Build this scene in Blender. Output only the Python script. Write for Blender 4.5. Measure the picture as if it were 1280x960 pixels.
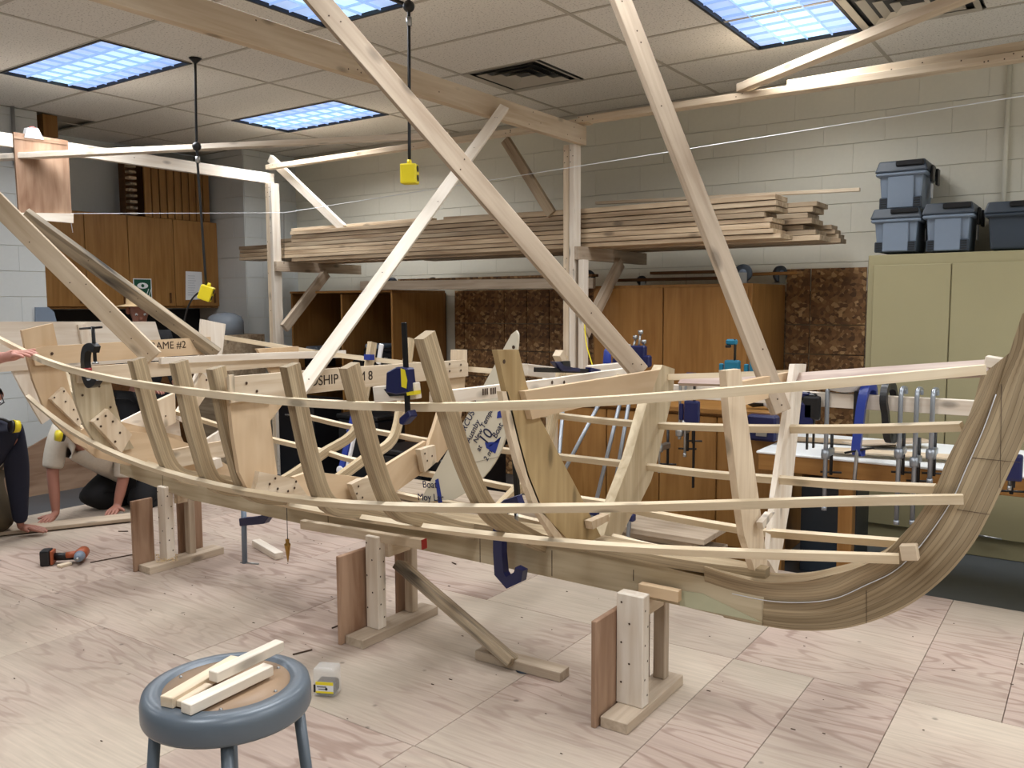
import bpy, bmesh, math, random
from math import sin, cos, pi, radians as R, atan2, sqrt
from mathutils import Vector as V, Matrix as M
random.seed(7)
for o in list(bpy.data.objects): bpy.data.objects.remove(o)
SC = bpy.context.scene; C = SC.collection
# ---------------- camera ----------------
CAM = V((0, 0, 1.4)); YAW, PIT, ROL, FPX = .60637, -.0929, -.00498, 1067.9
fw = V((-sin(YAW)*cos(PIT), cos(YAW)*cos(PIT), sin(PIT)))
_r = fw.cross(V((0, 0, 1))).normalized(); _u = _r.cross(fw)
rt = cos(ROL)*_r + sin(ROL)*_u; up = -sin(ROL)*_r + cos(ROL)*_u
cd = bpy.data.cameras.new('camera'); co = bpy.data.objects.new('camera', cd); C.objects.link(co)
cd.sensor_width = 36; cd.lens = FPX/1280*36; cd.clip_start = .05
co.matrix_world = M.Translation(CAM) @ M((rt, up, -fw)).transposed().to_4x4()
SC.camera = co
# ---------------- world, exposure ----------------
w = bpy.data.worlds.new('world'); SC.world = w; w.use_nodes = True
w.node_tree.nodes['Background'].inputs[0].default_value = (.8, .85, .9, 1)
w.node_tree.nodes['Background'].inputs[1].default_value = .3
SC.view_settings.view_transform = 'Standard'; SC.view_settings.look = 'None'
SC.view_settings.gamma = 1; SC.view_settings.exposure = -0.12
LAMP_W = 33        # watts of each ceiling fixture's lamps
CEIL = 2.944; WB = 6.22; WL = -7.07; LOW = -.12
def GX(i): return 1.2192*i - 6.094
def GY(j): return .6096*j + 2.853
# fixtures on the ceiling grid: i0, j0, along X (True) or along Y
FIX = [(0, 0, 1), (0, 3, 1), (2, -1, 0), (3.5, 2, 0), (0, -3, 1), (3.5, -2, 0), (3.5, -6, 0),
       (5.5, 2, 0), (5.5, -2, 0), (0, -6, 1), (5.5, -6, 0), (7, 0, 0), (7, -4, 0)]  # fixtures past the visible ones are unseen, added to light the room
for i, j, ax in FIX:
    sx, sy = (1.2192, .6096) if ax else (.6096, 1.2192)
    l = bpy.data.lights.new('fixture_lamp', 'AREA'); l.shape = 'RECTANGLE'; l.size = sx-.06; l.size_y = sy-.06
    l.energy = LAMP_W; l.color = (.985, .985, .985); l.spread = R(150)
    o = bpy.data.objects.new('fixture_lamp', l); C.objects.link(o)
    o.location = (GX(i)+sx/2, GY(j)+sy/2, CEIL-.012)
# ---------------- unprojection: a pixel of the photo to a real point on a plane ----------------
def ray(x, y): return fw + rt*((x-640)/FPX) - up*((y-480)/FPX)
def U(x, y, X=None, Y=None, Z=None, t=None):
    d = ray(x, y)
    if X is not None: t = X/d.x
    elif Y is not None: t = Y/d.y
    elif Z is not None: t = (Z-1.4)/d.z
    return CAM + d*t
# ---------------- materials ----------------
def lin(c):
    return tuple(((v/255)/12.92 if v/255 <= .04045 else ((v/255+.055)/1.055)**2.4) for v in c)+(1,)
def nm(name):
    m = bpy.data.materials.new(name); m.use_nodes = True
    return m, m.node_tree.nodes, m.node_tree.links, m.node_tree.nodes['Principled BSDF']
def mat(name, c, rough=.5, metal=0, noise=.06, scale=30, emit=0, alpha=1, trans=0):
    m, N, L, b = nm(name); b.inputs['Roughness'].default_value = rough; b.inputs['Metallic'].default_value = metal
    c = lin(c); b.inputs['Base Color'].default_value = c
    if noise:
        tc = N.new('ShaderNodeTexCoord'); n = N.new('ShaderNodeTexNoise'); n.inputs['Scale'].default_value = scale
        L.new(tc.outputs['Object'], n.inputs['Vector'])
        mr = N.new('ShaderNodeMapRange'); mr.inputs[3].default_value = 1-noise; mr.inputs[4].default_value = 1+noise
        L.new(n.outputs[0], mr.inputs[0])
        mx = N.new('ShaderNodeVectorMath'); mx.operation = 'SCALE'; mx.inputs[0].default_value = c[:3]
        L.new(mr.outputs[0], mx.inputs['Scale']); L.new(mx.outputs[0], b.inputs['Base Color'])
    if emit: b.inputs['Emission Color'].default_value = c; b.inputs['Emission Strength'].default_value = emit
    if trans: b.inputs['Transmission Weight'].default_value = trans; b.inputs['IOR'].default_value = 1.3
    return m
def wood(name, c1, c2, uv=False, sc=1.0, rough=.6, knots=True, rnd=.12, lam=0, across=60):
    """long grain along local X (or along U); colours c1 pale, c2 grain"""
    m, N, L, b = nm(name); b.inputs['Roughness'].default_value = rough; b.inputs['Specular IOR Level'].default_value = .3
    tc = N.new('ShaderNodeTexCoord'); oi = N.new('ShaderNodeObjectInfo')
    off = N.new('ShaderNodeVectorMath'); off.operation = 'SCALE'; off.inputs['Scale'].default_value = 13.7
    cb = N.new('ShaderNodeCombineXYZ')
    for k in range(3): L.new(oi.outputs['Random'], cb.inputs[k])
    L.new(cb.outputs[0], off.inputs[0])
    ad = N.new('ShaderNodeVectorMath'); ad.operation = 'ADD'
    L.new(tc.outputs['UV' if uv else 'Object'], ad.inputs[0]); L.new(off.outputs[0], ad.inputs[1])
    mp = N.new('ShaderNodeMapping'); mp.inputs['Scale'].default_value = (1.6*sc, across*.45*sc, across*.45*sc)
    L.new(ad.outputs[0], mp.inputs[0])
    n = N.new('ShaderNodeTexNoise'); n.inputs['Scale'].default_value = 1.3; n.inputs['Detail'].default_value = 4; n.inputs['Distortion'].default_value = .6
    L.new(mp.outputs[0], n.inputs['Vector'])
    mp2 = N.new('ShaderNodeMapping'); mp2.inputs['Scale'].default_value = (1.2*sc, across*.12*sc, across*.12*sc)
    L.new(ad.outputs[0], mp2.inputs[0])
    n2 = N.new('ShaderNodeTexNoise'); n2.inputs['Scale'].default_value = 1.0; n2.inputs['Detail'].default_value = 2; n2.inputs['Distortion'].default_value = 1.2
    L.new(mp2.outputs[0], n2.inputs['Vector'])
    sm = N.new('ShaderNodeMath'); sm.operation = 'ADD'; L.new(n.outputs[0], sm.inputs[0]); L.new(n2.outputs[0], sm.inputs[1])
    rp = N.new('ShaderNodeMapRange'); rp.inputs[1].default_value = .75; rp.inputs[2].default_value = 1.3
    L.new(sm.outputs[0], rp.inputs[0])
    mx = N.new('ShaderNodeMix'); mx.data_type = 'RGBA'; mx.inputs[6].default_value = lin(c1); mx.inputs[7].default_value = lin(c2)
    L.new(rp.outputs[0], mx.inputs[0]); col = mx.outputs[2]
    if lam:
        sx = N.new('ShaderNodeSeparateXYZ'); L.new(tc.outputs['UV'], sx.inputs[0])
        mu = N.new('ShaderNodeMath'); mu.operation = 'MULTIPLY'; mu.inputs[1].default_value = lam; L.new(sx.outputs[1], mu.inputs[0])
        fr = N.new('ShaderNodeMath'); fr.operation = 'FRACT'; L.new(mu.outputs[0], fr.inputs[0])
        gt = N.new('ShaderNodeMath'); gt.operation = 'LESS_THAN'; gt.inputs[1].default_value = .14; L.new(fr.outputs[0], gt.inputs[0])
        fl = N.new('ShaderNodeMath'); fl.operation = 'FLOOR'; L.new(mu.outputs[0], fl.inputs[0])
        wn = N.new('ShaderNodeTexWhiteNoise'); wn.noise_dimensions = '1D'; L.new(fl.outputs[0], wn.inputs['W'])
        mv = N.new('ShaderNodeMapRange'); mv.inputs[3].default_value = .84; mv.inputs[4].default_value = 1.12; L.new(wn.outputs[0], mv.inputs[0])
        sub = N.new('ShaderNodeMath'); sub.operation = 'MULTIPLY_ADD'; sub.inputs[1].default_value = -.3; L.new(gt.outputs[0], sub.inputs[0]); L.new(mv.outputs[0], sub.inputs[2])
        vs = N.new('ShaderNodeVectorMath'); vs.operation = 'SCALE'; L.new(col, vs.inputs[0]); L.new(sub.outputs[0], vs.inputs['Scale']); col = vs.outputs[0]
    if knots:
        mp3 = N.new('ShaderNodeMapping'); mp3.inputs['Scale'].default_value = (3.6, 9, 9)
        L.new(ad.outputs[0], mp3.inputs[0])
        vo = N.new('ShaderNodeTexVoronoi'); vo.inputs['Scale'].default_value = 1.0; L.new(mp3.outputs[0], vo.inputs['Vector'])
        kr = N.new('ShaderNodeMapRange'); kr.inputs[1].default_value = .09; kr.inputs[2].default_value = .19; kr.inputs[3].default_value = .52; kr.inputs[4].default_value = 1
        L.new(vo.outputs['Distance'], kr.inputs[0])
        vs = N.new('ShaderNodeVectorMath'); vs.operation = 'SCALE'; L.new(col, vs.inputs[0]); L.new(kr.outputs[0], vs.inputs['Scale']); col = vs.outputs[0]
    mr = N.new('ShaderNodeMapRange'); mr.inputs[3].default_value = 1-rnd; mr.inputs[4].default_value = 1+rnd*.6
    L.new(oi.outputs['Random'], mr.inputs[0])
    fs = N.new('ShaderNodeVectorMath'); fs.operation = 'SCALE'; L.new(col, fs.inputs[0]); L.new(mr.outputs[0], fs.inputs['Scale'])
    L.new(fs.outputs[0], b.inputs['Base Color'])
    bp = N.new('ShaderNodeBump'); bp.inputs['Strength'].default_value = .12; bp.inputs['Distance'].default_value = .002
    L.new(n.outputs[0], bp.inputs['Height']); L.new(bp.outputs[0], b.inputs['Normal'])
    return m
def plyfloor(name):
    m, N, L, b = nm(name); b.inputs['Roughness'].default_value = .55; b.inputs['Specular IOR Level'].default_value = .3
    tc = N.new('ShaderNodeTexCoord'); oi = N.new('ShaderNodeObjectInfo')
    cb = N.new('ShaderNodeCombineXYZ')
    for k in range(3): L.new(oi.outputs['Random'], cb.inputs[k])
    off = N.new('ShaderNodeVectorMath'); off.operation = 'SCALE'; off.inputs['Scale'].default_value = 7.3; L.new(cb.outputs[0], off.inputs[0])
    ad = N.new('ShaderNodeVectorMath'); ad.operation = 'ADD'; L.new(tc.outputs['Object'], ad.inputs[0]); L.new(off.outputs[0], ad.inputs[1])
    mp = N.new('ShaderNodeMapping'); mp.inputs['Scale'].default_value = (.55, 2.6, 1); L.new(ad.outputs[0], mp.inputs[0])
    n = N.new('ShaderNodeTexNoise'); n.inputs['Scale'].default_value = 1.6; n.inputs['Detail'].default_value = 3; n.inputs['Distortion'].default_value = .5
    L.new(mp.outputs[0], n.inputs['Vector'])
    mu = N.new('ShaderNodeMath'); mu.operation = 'MULTIPLY'; mu.inputs[1].default_value = 70; L.new(n.outputs[0], mu.inputs[0])
    sn = N.new('ShaderNodeMath'); sn.operation = 'SINE'; L.new(mu.outputs[0], sn.inputs[0])
    mr = N.new('ShaderNodeMapRange'); mr.inputs[1].default_value = .35; mr.inputs[2].default_value = 1; L.new(sn.outputs[0], mr.inputs[0])
    mk = N.new('ShaderNodeTexNoise'); mk.inputs['Scale'].default_value = 1.1; mk.inputs['Detail'].default_value = 2; L.new(ad.outputs[0], mk.inputs['Vector'])
    mkr = N.new('ShaderNodeMapRange'); mkr.inputs[1].default_value = .34; mkr.inputs[2].default_value = .6; L.new(mk.outputs[0], mkr.inputs[0])
    pr = N.new('ShaderNodeMath'); pr.operation = 'MULTIPLY'; L.new(mr.outputs[0], pr.inputs[0]); L.new(mkr.outputs[0], pr.inputs[1])
    pr2 = N.new('ShaderNodeMath'); pr2.operation = 'MULTIPLY'; pr2.inputs[1].default_value = .6; L.new(pr.outputs[0], pr2.inputs[0])
    mp3 = N.new('ShaderNodeMapping'); mp3.inputs['Scale'].default_value = (3, 60, 1); L.new(ad.outputs[0], mp3.inputs[0])
    fn = N.new('ShaderNodeTexNoise'); fn.inputs['Scale'].default_value = 1.5; fn.inputs['Detail'].default_value = 4; L.new(mp3.outputs[0], fn.inputs['Vector'])
    a = N.new('ShaderNodeMix'); a.data_type = 'RGBA'; a.inputs[6].default_value = lin((190, 177, 161)); a.inputs[7].default_value = lin((184, 165, 153))
    L.new(mkr.outputs[0], a.inputs[0])
    bq = N.new('ShaderNodeMix'); bq.data_type = 'RGBA'; bq.inputs[7].default_value = lin((140, 116, 104)); L.new(a.outputs[2], bq.inputs[6]); L.new(pr2.outputs[0], bq.inputs[0])
    fr = N.new('ShaderNodeMapRange'); fr.inputs[1].default_value = .3; fr.inputs[2].default_value = .7; fr.inputs[3].default_value = .88; fr.inputs[4].default_value = 1.06; L.new(fn.outputs[0], fr.inputs[0])
    ms = N.new('ShaderNodeTexNoise'); ms.inputs['Scale'].default_value = .9; ms.inputs['Detail'].default_value = 5; L.new(ad.outputs[0], ms.inputs['Vector'])
    msr = N.new('ShaderNodeMapRange'); msr.inputs[1].default_value = .35; msr.inputs[2].default_value = .65; msr.inputs[3].default_value = .86; msr.inputs[4].default_value = 1.05; L.new(ms.outputs[0], msr.inputs[0])
    vo = N.new('ShaderNodeTexVoronoi'); vo.inputs['Scale'].default_value = 5.5; vo.inputs['Randomness'].default_value = 1; L.new(ad.outputs[0], vo.inputs['Vector'])
    kr = N.new('ShaderNodeMapRange'); kr.inputs[1].default_value = .035; kr.inputs[2].default_value = .07; kr.inputs[3].default_value = .55; kr.inputs[4].default_value = 1; L.new(vo.outputs['Distance'], kr.inputs[0])
    p = N.new('ShaderNodeMath'); p.operation = 'MULTIPLY'; L.new(fr.outputs[0], p.inputs[0]); L.new(msr.outputs[0], p.inputs[1])
    p2 = N.new('ShaderNodeMath'); p2.operation = 'MULTIPLY'; L.new(p.outputs[0], p2.inputs[0]); L.new(kr.outputs[0], p2.inputs[1])
    v = N.new('ShaderNodeVectorMath'); v.operation = 'SCALE'; L.new(bq.outputs[2], v.inputs[0]); L.new(p2.outputs[0], v.inputs['Scale'])
    L.new(v.outputs[0], b.inputs['Base Color'])
    return m
def osb(name):
    m, N, L, b = nm(name); b.inputs['Roughness'].default_value = .6
    tc = N.new('ShaderNodeTexCoord'); oi = N.new('ShaderNodeObjectInfo')
    mp = N.new('ShaderNodeMapping'); mp.inputs['Scale'].default_value = (30, 30, 34); L.new(tc.outputs['Object'], mp.inputs[0])
    dn = N.new('ShaderNodeTexNoise'); dn.inputs['Scale'].default_value = 1.0; L.new(mp.outputs[0], dn.inputs['Vector'])
    md = N.new('ShaderNodeMix'); md.data_type = 'VECTOR'; md.inputs[0].default_value = .2
    L.new(mp.outputs[0], md.inputs[4]); L.new(dn.outputs[1], md.inputs[5])
    vo = N.new('ShaderNodeTexVoronoi'); vo.inputs['Scale'].default_value = 1.6; L.new(md.outputs[1], vo.inputs['Vector'])
    sp = N.new('ShaderNodeSeparateColor'); L.new(vo.outputs['Color'], sp.inputs[0])
    cr = N.new('ShaderNodeValToRGB'); e = cr.color_ramp; e.elements[0].color = lin((88, 60, 34)); e.elements[1].color = lin((196, 160, 112))
    x = e.elements.new(.45); x.color = lin((130, 92, 54)); x = e.elements.new(.8); x.color = lin((150, 112, 70))
    L.new(sp.outputs[0], cr.inputs[0]); L.new(cr.outputs[0], b.inputs['Base Color'])
    return m
def ceilmat():
    m, N, L, b = nm('ceiling_tile_fibre'); b.inputs['Roughness'].default_value = .9
    tc = N.new('ShaderNodeTexCoord'); n = N.new('ShaderNodeTexNoise'); n.inputs['Scale'].default_value = 90; n.inputs['Detail'].default_value = 2
    L.new(tc.outputs['Object'], n.inputs['Vector'])
    cr = N.new('ShaderNodeValToRGB'); e = cr.color_ramp; e.elements[0].position = .3; e.elements[0].color = lin((160, 156, 150)); e.elements[1].position = .42; e.elements[1].color = lin((226, 223, 216))
    L.new(n.outputs[0], cr.inputs[0]); L.new(cr.outputs[0], b.inputs['Base Color'])
    return m
PINE = wood('pine_timber', (222, 206, 182), (194, 172, 144))
PINEUV = wood('pine_batten', (232, 218, 192), (206, 186, 154), uv=True)
WHITE = wood('white_pine', (236, 228, 216), (214, 200, 182), knots=True)
GREYW = wood('weathered_timber', (198, 182, 162), (162, 144, 124))
OLDW = wood('old_rough_timber', (178, 160, 134), (84, 74, 64), sc=1.5, rnd=.15)
TARW = wood('tar_stained_timber', (196, 180, 154), (46, 46, 48), sc=1.2, across=30)
RIBM = wood('laminated_rib_wood', (190, 172, 142), (142, 122, 94), uv=True, lam=110, knots=False)
RIBF = wood('laminated_rib_pale', (218, 200, 168), (186, 164, 130), uv=True, lam=110, knots=False)
STEMM = wood('laminated_stem_wood', (186, 168, 138), (128, 108, 80), uv=True, lam=75, knots=False, across=90)
KEELM = wood('keel_wood', (206, 192, 164), (172, 154, 124), knots=False)
PLYT = wood('tan_plywood', (214, 190, 158), (196, 168, 134), knots=False, across=30)
PLYR = wood('red_fir_plywood', (176, 146, 122), (130, 98, 76), knots=False, across=26, sc=1.3)
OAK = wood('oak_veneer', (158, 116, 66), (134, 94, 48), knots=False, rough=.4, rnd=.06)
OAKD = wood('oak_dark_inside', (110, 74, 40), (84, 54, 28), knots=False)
PINKW = wood('pink_cedar_plank', (206, 190, 178), (160, 138, 132), uv=True, knots=False)
LUMB = wood('rough_lumber', (204, 184, 156), (150, 126, 100), rnd=.3)
OSB = osb('osb_board'); PLYF = plyfloor('plywood_deck'); CEILM = ceilmat()
BLK = mat('painted_block', (222, 219, 204), .55, noise=.03, scale=40)
BLKW = mat('painted_block_cool', (202, 206, 206), .55, noise=.03, scale=40)
MORT = mat('block_joint', (200, 197, 184), .6)
GFLOOR = mat('grey_floor', (74, 80, 86), .35, noise=.12, scale=6)
TBAR = mat('ceiling_grid', (178, 172, 160), .5, noise=0)
DARK = mat('black_plastic', (18, 19, 23), .4); BLACKM = mat('black_metal', (30, 30, 32), .35, .4)
NAVY = mat('navy_clamp', (21, 28, 76), .35); BLUE = mat('blue_clamp', (40, 62, 150), .35); TEAL = mat('teal_plastic', (24, 110, 140), .4)
STEEL = mat('steel', (170, 172, 174), .3, .85); GALV = mat('galvanised_pipe', (150, 156, 164), .35, .7)
YEL = mat('yellow_plastic', (228, 210, 40), .4, noise=.03); RED = mat('red_paint', (150, 40, 34), .5)
OLIVE = mat('olive_steel', (158, 150, 116), .45, noise=.03, scale=5); GREYP = mat('grey_plastic', (120, 134, 152), .45, noise=.03)
SLATE = mat('slate_plastic', (52, 62, 74), .45); WHT = mat('white_laminate', (232, 236, 238), .35, noise=.02)
STOOLM = mat('stool_enamel', (90, 100, 110), .35, .1, noise=.05); MASON = mat('stool_hardboard', (150, 124, 98), .5, noise=.25, scale=14)
ORANGE = mat('orange_plastic', (158, 80, 46), .45); BRASS = mat('brass', (176, 138, 76), .3, .8)
PAPER = mat('paper', (222, 224, 228), .7, noise=.02); GREEN = mat('green_sign', (22, 78, 58), .4, noise=0)
TAPE = mat('blue_tape', (30, 52, 140), .6); INK = mat('marker_ink', (30, 34, 70), .6, noise=0); INKB = mat('black_ink', (50, 38, 26), .6, noise=0)
TEMPL = mat('template_board', (214, 208, 190), .5, noise=.04, scale=8); HOLE = mat('screw_dark', (66, 46, 30), .6, noise=0)
LIGHTM = mat('diffuser_glow', (158, 184, 228), .4, noise=0, emit=1.05)
GLOW2 = mat('diffuser_glow_bright', (186, 222, 248), .4, noise=0, emit=1.1)
LOUV = mat('louver_blade', (150, 178, 220), .3, noise=0, emit=.8)
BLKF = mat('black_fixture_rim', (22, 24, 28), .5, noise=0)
SKIN = mat('skin', (206, 146, 130), .5, noise=.05, scale=20); SKIN2 = mat('skin_tan', (158, 108, 92), .5, noise=.06, scale=20)
BEIGE = mat('beige_knit', (196, 188, 176), .9, noise=.08, scale=60); NAVYC = mat('navy_cloth', (22, 26, 46), .9, noise=.1, scale=50)
BLACKC = mat('black_cloth', (20, 20, 24), .9, noise=.1, scale=50); OLIVC = mat('brown_cloth', (66, 54, 34), .9)
HAIR = mat('dark_hair', (36, 26, 20), .7, noise=.2, scale=80); STRAW = mat('straw', (210, 182, 140), .8, noise=.1, scale=60)
GLASS = mat('clear_plastic', (236, 240, 240), .05, noise=0); GLASS.node_tree.nodes['Principled BSDF'].inputs['Alpha'].default_value = .28
FROST = mat('frosted_plastic', (168, 178, 190), .25, noise=0, trans=.5)
SAW = mat('wood_shavings', (222, 196, 150), .8)
# ---------------- object helpers ----------------
BASE = {}
def obj(name, bm, m, parent=None, mw=None, smooth=False):
    me = bpy.data.meshes.new(name)
    bmesh.ops.recalc_face_normals(bm, faces=bm.faces)
    bm.to_mesh(me); bm.free()
    for mm in (m if isinstance(m, (list, tuple)) else [m]): me.materials.append(mm)
    if smooth:
        for p in me.polygons: p.use_smooth = True
    o = bpy.data.objects.new(name, me); C.objects.link(o)
    mw = mw or M.Identity(4)
    put(o, parent, mw)
    return o
def put(o, parent, mw):
    BASE[o.name] = mw
    if parent is not None:
        o.parent = parent; o.matrix_parent_inverse = BASE[parent.name].inverted()
    o.matrix_basis = mw
def thing(name, label, cat, loc=(0, 0, 0), group=None, rz=0):
    o = bpy.data.objects.new(name, None); C.objects.link(o); o.empty_display_size = .05
    mw = M.Translation(V(loc)) @ M.Rotation(rz, 4, 'Z'); o.matrix_basis = mw; BASE[o.name] = mw
    tag(o, label, cat, group); return o
def tag(o, label=None, cat=None, group=None, kind=None):
    if label: o['label'] = label
    if cat: o['category'] = cat
    if group: o['group'] = group
    if kind: o['kind'] = kind
    return o
def copy_tree(o, parent=None, mw=None):
    c = o.copy(); C.objects.link(c); BASE[c.name] = mw or BASE[o.name]
    if parent is not None: c.parent = parent
    if mw is not None: c.matrix_basis = mw
    for ch in o.children:
        d = copy_tree(ch, c)
    return c
def abox(bm, lo, hi):
    m = M.Translation((V(lo)+V(hi))/2) @ M.Diagonal([abs(hi[k]-lo[k]) for k in range(3)]+[1])
    return bmesh.ops.create_cube(bm, size=1, matrix=m)['verts']
def bev(bm, w, seg=1):
    bmesh.ops.bevel(bm, geom=list(bm.edges), offset=w, segments=seg, affect='EDGES', profile=.6)
def frame(x, upv):
    x = V(x).normalized(); z = V(upv); z = (z - x*z.dot(x))
    if z.length < 1e-5: z = V((0, 1, 0)) - x*x.y
    z.normalize(); y = z.cross(x)
    return M((x, y, z)).transposed()
def beam(name, p0, p1, w, h, m, parent=None, upv=(0, 0, 1), bv=.002):
    p0, p1 = V(p0), V(p1); L = (p1-p0).length
    bm = bmesh.new(); abox(bm, (-L/2, -w/2, -h/2), (L/2, w/2, h/2))
    if bv: bev(bm, bv)
    mw = M.Translation((p0+p1)/2) @ frame(p1-p0, upv).to_4x4()
    return obj(name, bm, m, parent, mw)
def box(name, lo, hi, m, parent=None, bv=.003, ax=0):
    lo, hi = V(lo), V(hi); c = (lo+hi)/2; d = hi-lo
    F = {0: M.Identity(3), 1: M(((0, -1, 0), (1, 0, 0), (0, 0, 1))), 2: M(((0, 0, -1), (0, 1, 0), (1, 0, 0)))}[ax]
    e = F.transposed() @ d; e = V([abs(k) for k in e])
    bm = bmesh.new(); abox(bm, -e/2, e/2)
    if bv: bev(bm, min(bv, min(e)*.3))
    return obj(name, bm, m, parent, M.Translation(c) @ F.to_4x4())
def poly(name, pts, n, th, m, parent=None, grain=None, off=0, bv=0):
    """planar board: outline pts (3-D), thickness th centred, normal n, grain direction"""
    pts = [V(p) for p in pts]; n = V(n).normalized()
    g = V(grain) if grain is not None else (pts[1]-pts[0])
    F = frame(g, n); c = sum(pts, V())/len(pts); Fi = F.transposed()
    loc = [Fi @ (p-c) for p in pts]
    bm = bmesh.new()
    a = [bm.verts.new((q.x, q.y, off+th/2)) for q in loc]; b = [bm.verts.new((q.x, q.y, off-th/2)) for q in loc]
    bm.faces.new(a); bm.faces.new(b[::-1]); k = len(a)
    for i in range(k): bm.faces.new((a[i], b[i], b[(i+1) % k], a[(i+1) % k]))
    if bv: bev(bm, bv)
    return obj(name, bm, m, parent, M.Translation(c) @ F.to_4x4())
def PX(name, px, X, th, m, parent=None, grain=None, off=0):
    """board lying in the vertical cross-ship plane at X"""
    return poly(name, [U(a, b, X=X) for a, b in px], (1, 0, 0), th, m, parent, grain or (0, 0, 1), off)
def crom(P, n=6):
    P = [V(p) for p in P]; Q = [2*P[0]-P[1]] + P + [2*P[-1]-P[-2]]; out = []
    for i in range(1, len(Q)-2):
        for k in range(n):
            t = k/n; a, b, c, d = Q[i-1], Q[i], Q[i+1], Q[i+2]
            out.append(.5*((2*b)+(c-a)*t+(2*a-5*b+4*c-d)*t*t+(-a+3*b-3*c+d)*t**3))
    out.append(P[-1]); return out
def sweep(name, path, nrm, w, h, m, parent=None, origin=None):
    """rectangular section swept on path; nrm: fixed vector, or list, giving the direction of size w; UV along/across"""
    path = [V(p) for p in path]; n = len(path); bm = bmesh.new(); uvl = bm.loops.layers.uv.new('UVMap')
    org = V(origin) if origin is not None else V((0, 0, 0))
    rings = []; s = 0; S = []
    for i, p in enumerate(path):
        t = (path[min(i+1, n-1)]-path[max(i-1, 0)]).normalized()
        a = V(nrm[i] if isinstance(nrm, list) else nrm); a = (a-t*a.dot(t)).normalized(); b = t.cross(a)
        ww = w[i] if isinstance(w, list) else w; hh = h[i] if isinstance(h, list) else h
        rings.append([bm.verts.new(p-org+a*(ww/2*u)+b*(hh/2*v)) for u, v in ((-1, -1), (1, -1), (1, 1), (-1, 1))])
        if i: s += (p-path[i-1]).length
        S.append((s, ww, hh))
    for i in range(n-1):
        for k in range(4):
            f = bm.faces.new((rings[i][k], rings[i+1][k], rings[i+1][(k+1) % 4], rings[i][(k+1) % 4]))
            wide = k in (1, 3)
            def vv(ii, kk): return ((-1, -1, 1, 1)[kk] if k in (1, 3) else (-1, 1, 1, -1)[kk])*(S[ii][2] if wide else S[ii][1])/2
            for l, (ii, kk) in zip(f.loops, ((i, k), (i+1, k), (i+1, (k+1) % 4), (i, (k+1) % 4))):
                l[uvl].uv = (S[ii][0]+k*.7, vv(ii, kk)+.5+k*.13)
    bm.faces.new(rings[0][::-1]); bm.faces.new(rings[-1])
    return obj(name, bm, m, parent, M.Translation(org))
def tube(bm, path, r, seg=10, cap=True):
    path = [V(p) for p in path]; n = len(path); rings = []; a = None
    for i, p in enumerate(path):
        t = (path[min(i+1, n-1)]-path[max(i-1, 0)]).normalized()
        if a is None: a = t.orthogonal().normalized()
        a = (a-t*a.dot(t)).normalized(); b = t.cross(a); rr = r[i] if isinstance(r, (list, tuple)) else r
        rings.append([bm.verts.new(p+a*rr*cos(2*pi*k/seg)+b*rr*sin(2*pi*k/seg)) for k in range(seg)])
    for i in range(n-1):
        for k in range(seg): bm.faces.new((rings[i][k], rings[i][(k+1) % seg], rings[i+1][(k+1) % seg], rings[i+1][k]))
    if cap: bm.faces.new(rings[0][::-1]); bm.faces.new(rings[-1])
def tubeo(name, path, r, m, parent=None, seg=10):
    c = V(path[0]); bm = bmesh.new(); tube(bm, [V(p)-c for p in path], r, seg)
    return obj(name, bm, m, parent, M.Translation(c), smooth=True)
def lathe(name, prof, m, parent=None, loc=(0, 0, 0), seg=32, rot=None, smooth=True, sx=1, sy=1):
    bm = bmesh.new(); rings = []
    for r, z in prof:
        rings.append([bm.verts.new((max(r, 1e-4)*cos(2*pi*k/seg)*sx, max(r, 1e-4)*sin(2*pi*k/seg)*sy, z)) for k in range(seg)])
    for i in range(len(prof)-1):
        for k in range(seg): bm.faces.new((rings[i][k], rings[i][(k+1) % seg], rings[i+1][(k+1) % seg], rings[i+1][k]))
    bm.faces.new(rings[0][::-1]); bm.faces.new(rings[-1])
    mw = M.Translation(V(loc)) @ (rot.to_4x4() if rot else M.Identity(4))
    return obj(name, bm, m, parent, mw, smooth)
def ball(name, c, r, m, parent=None, sc=(1, 1, 1), rot=None):
    bm = bmesh.new(); bmesh.ops.create_uvsphere(bm, u_segments=20, v_segments=14, radius=r)
    mw = M.Translation(V(c)) @ (rot.to_4x4() if rot else M.Identity(4)) @ M.Diagonal((*sc, 1))
    bm.transform(M.Diagonal((*sc, 1)))
    return obj(name, bm, m, parent, M.Translation(V(c)) @ (rot.to_4x4() if rot else M.Identity(4)), True)
def text(name, s, p, xdir, zdir, size, m, parent, ext=.0006):
    """flat lettering lying on a surface: xdir reading direction, zdir up of the letters"""
    cu = bpy.data.curves.new(name, 'FONT'); cu.body = s; cu.size = size; cu.extrude = ext; cu.align_x = 'CENTER'; cu.align_y = 'CENTER'
    t = bpy.data.objects.new(name, cu); C.objects.link(t)
    me = bpy.data.meshes.new_from_object(t.evaluated_get(bpy.context.evaluated_depsgraph_get())); bpy.data.objects.remove(t)
    me.name = name; me.materials.clear(); me.materials.append(m)
    x = V(xdir).normalized(); y = V(zdir); y = (y-x*y.dot(x)).normalized(); z = x.cross(y)
    o = bpy.data.objects.new(name, me); C.objects.link(o); put(o, parent, M.Translation(V(p)) @ M((x, y, z)).transposed().to_4x4()); return o
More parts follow.
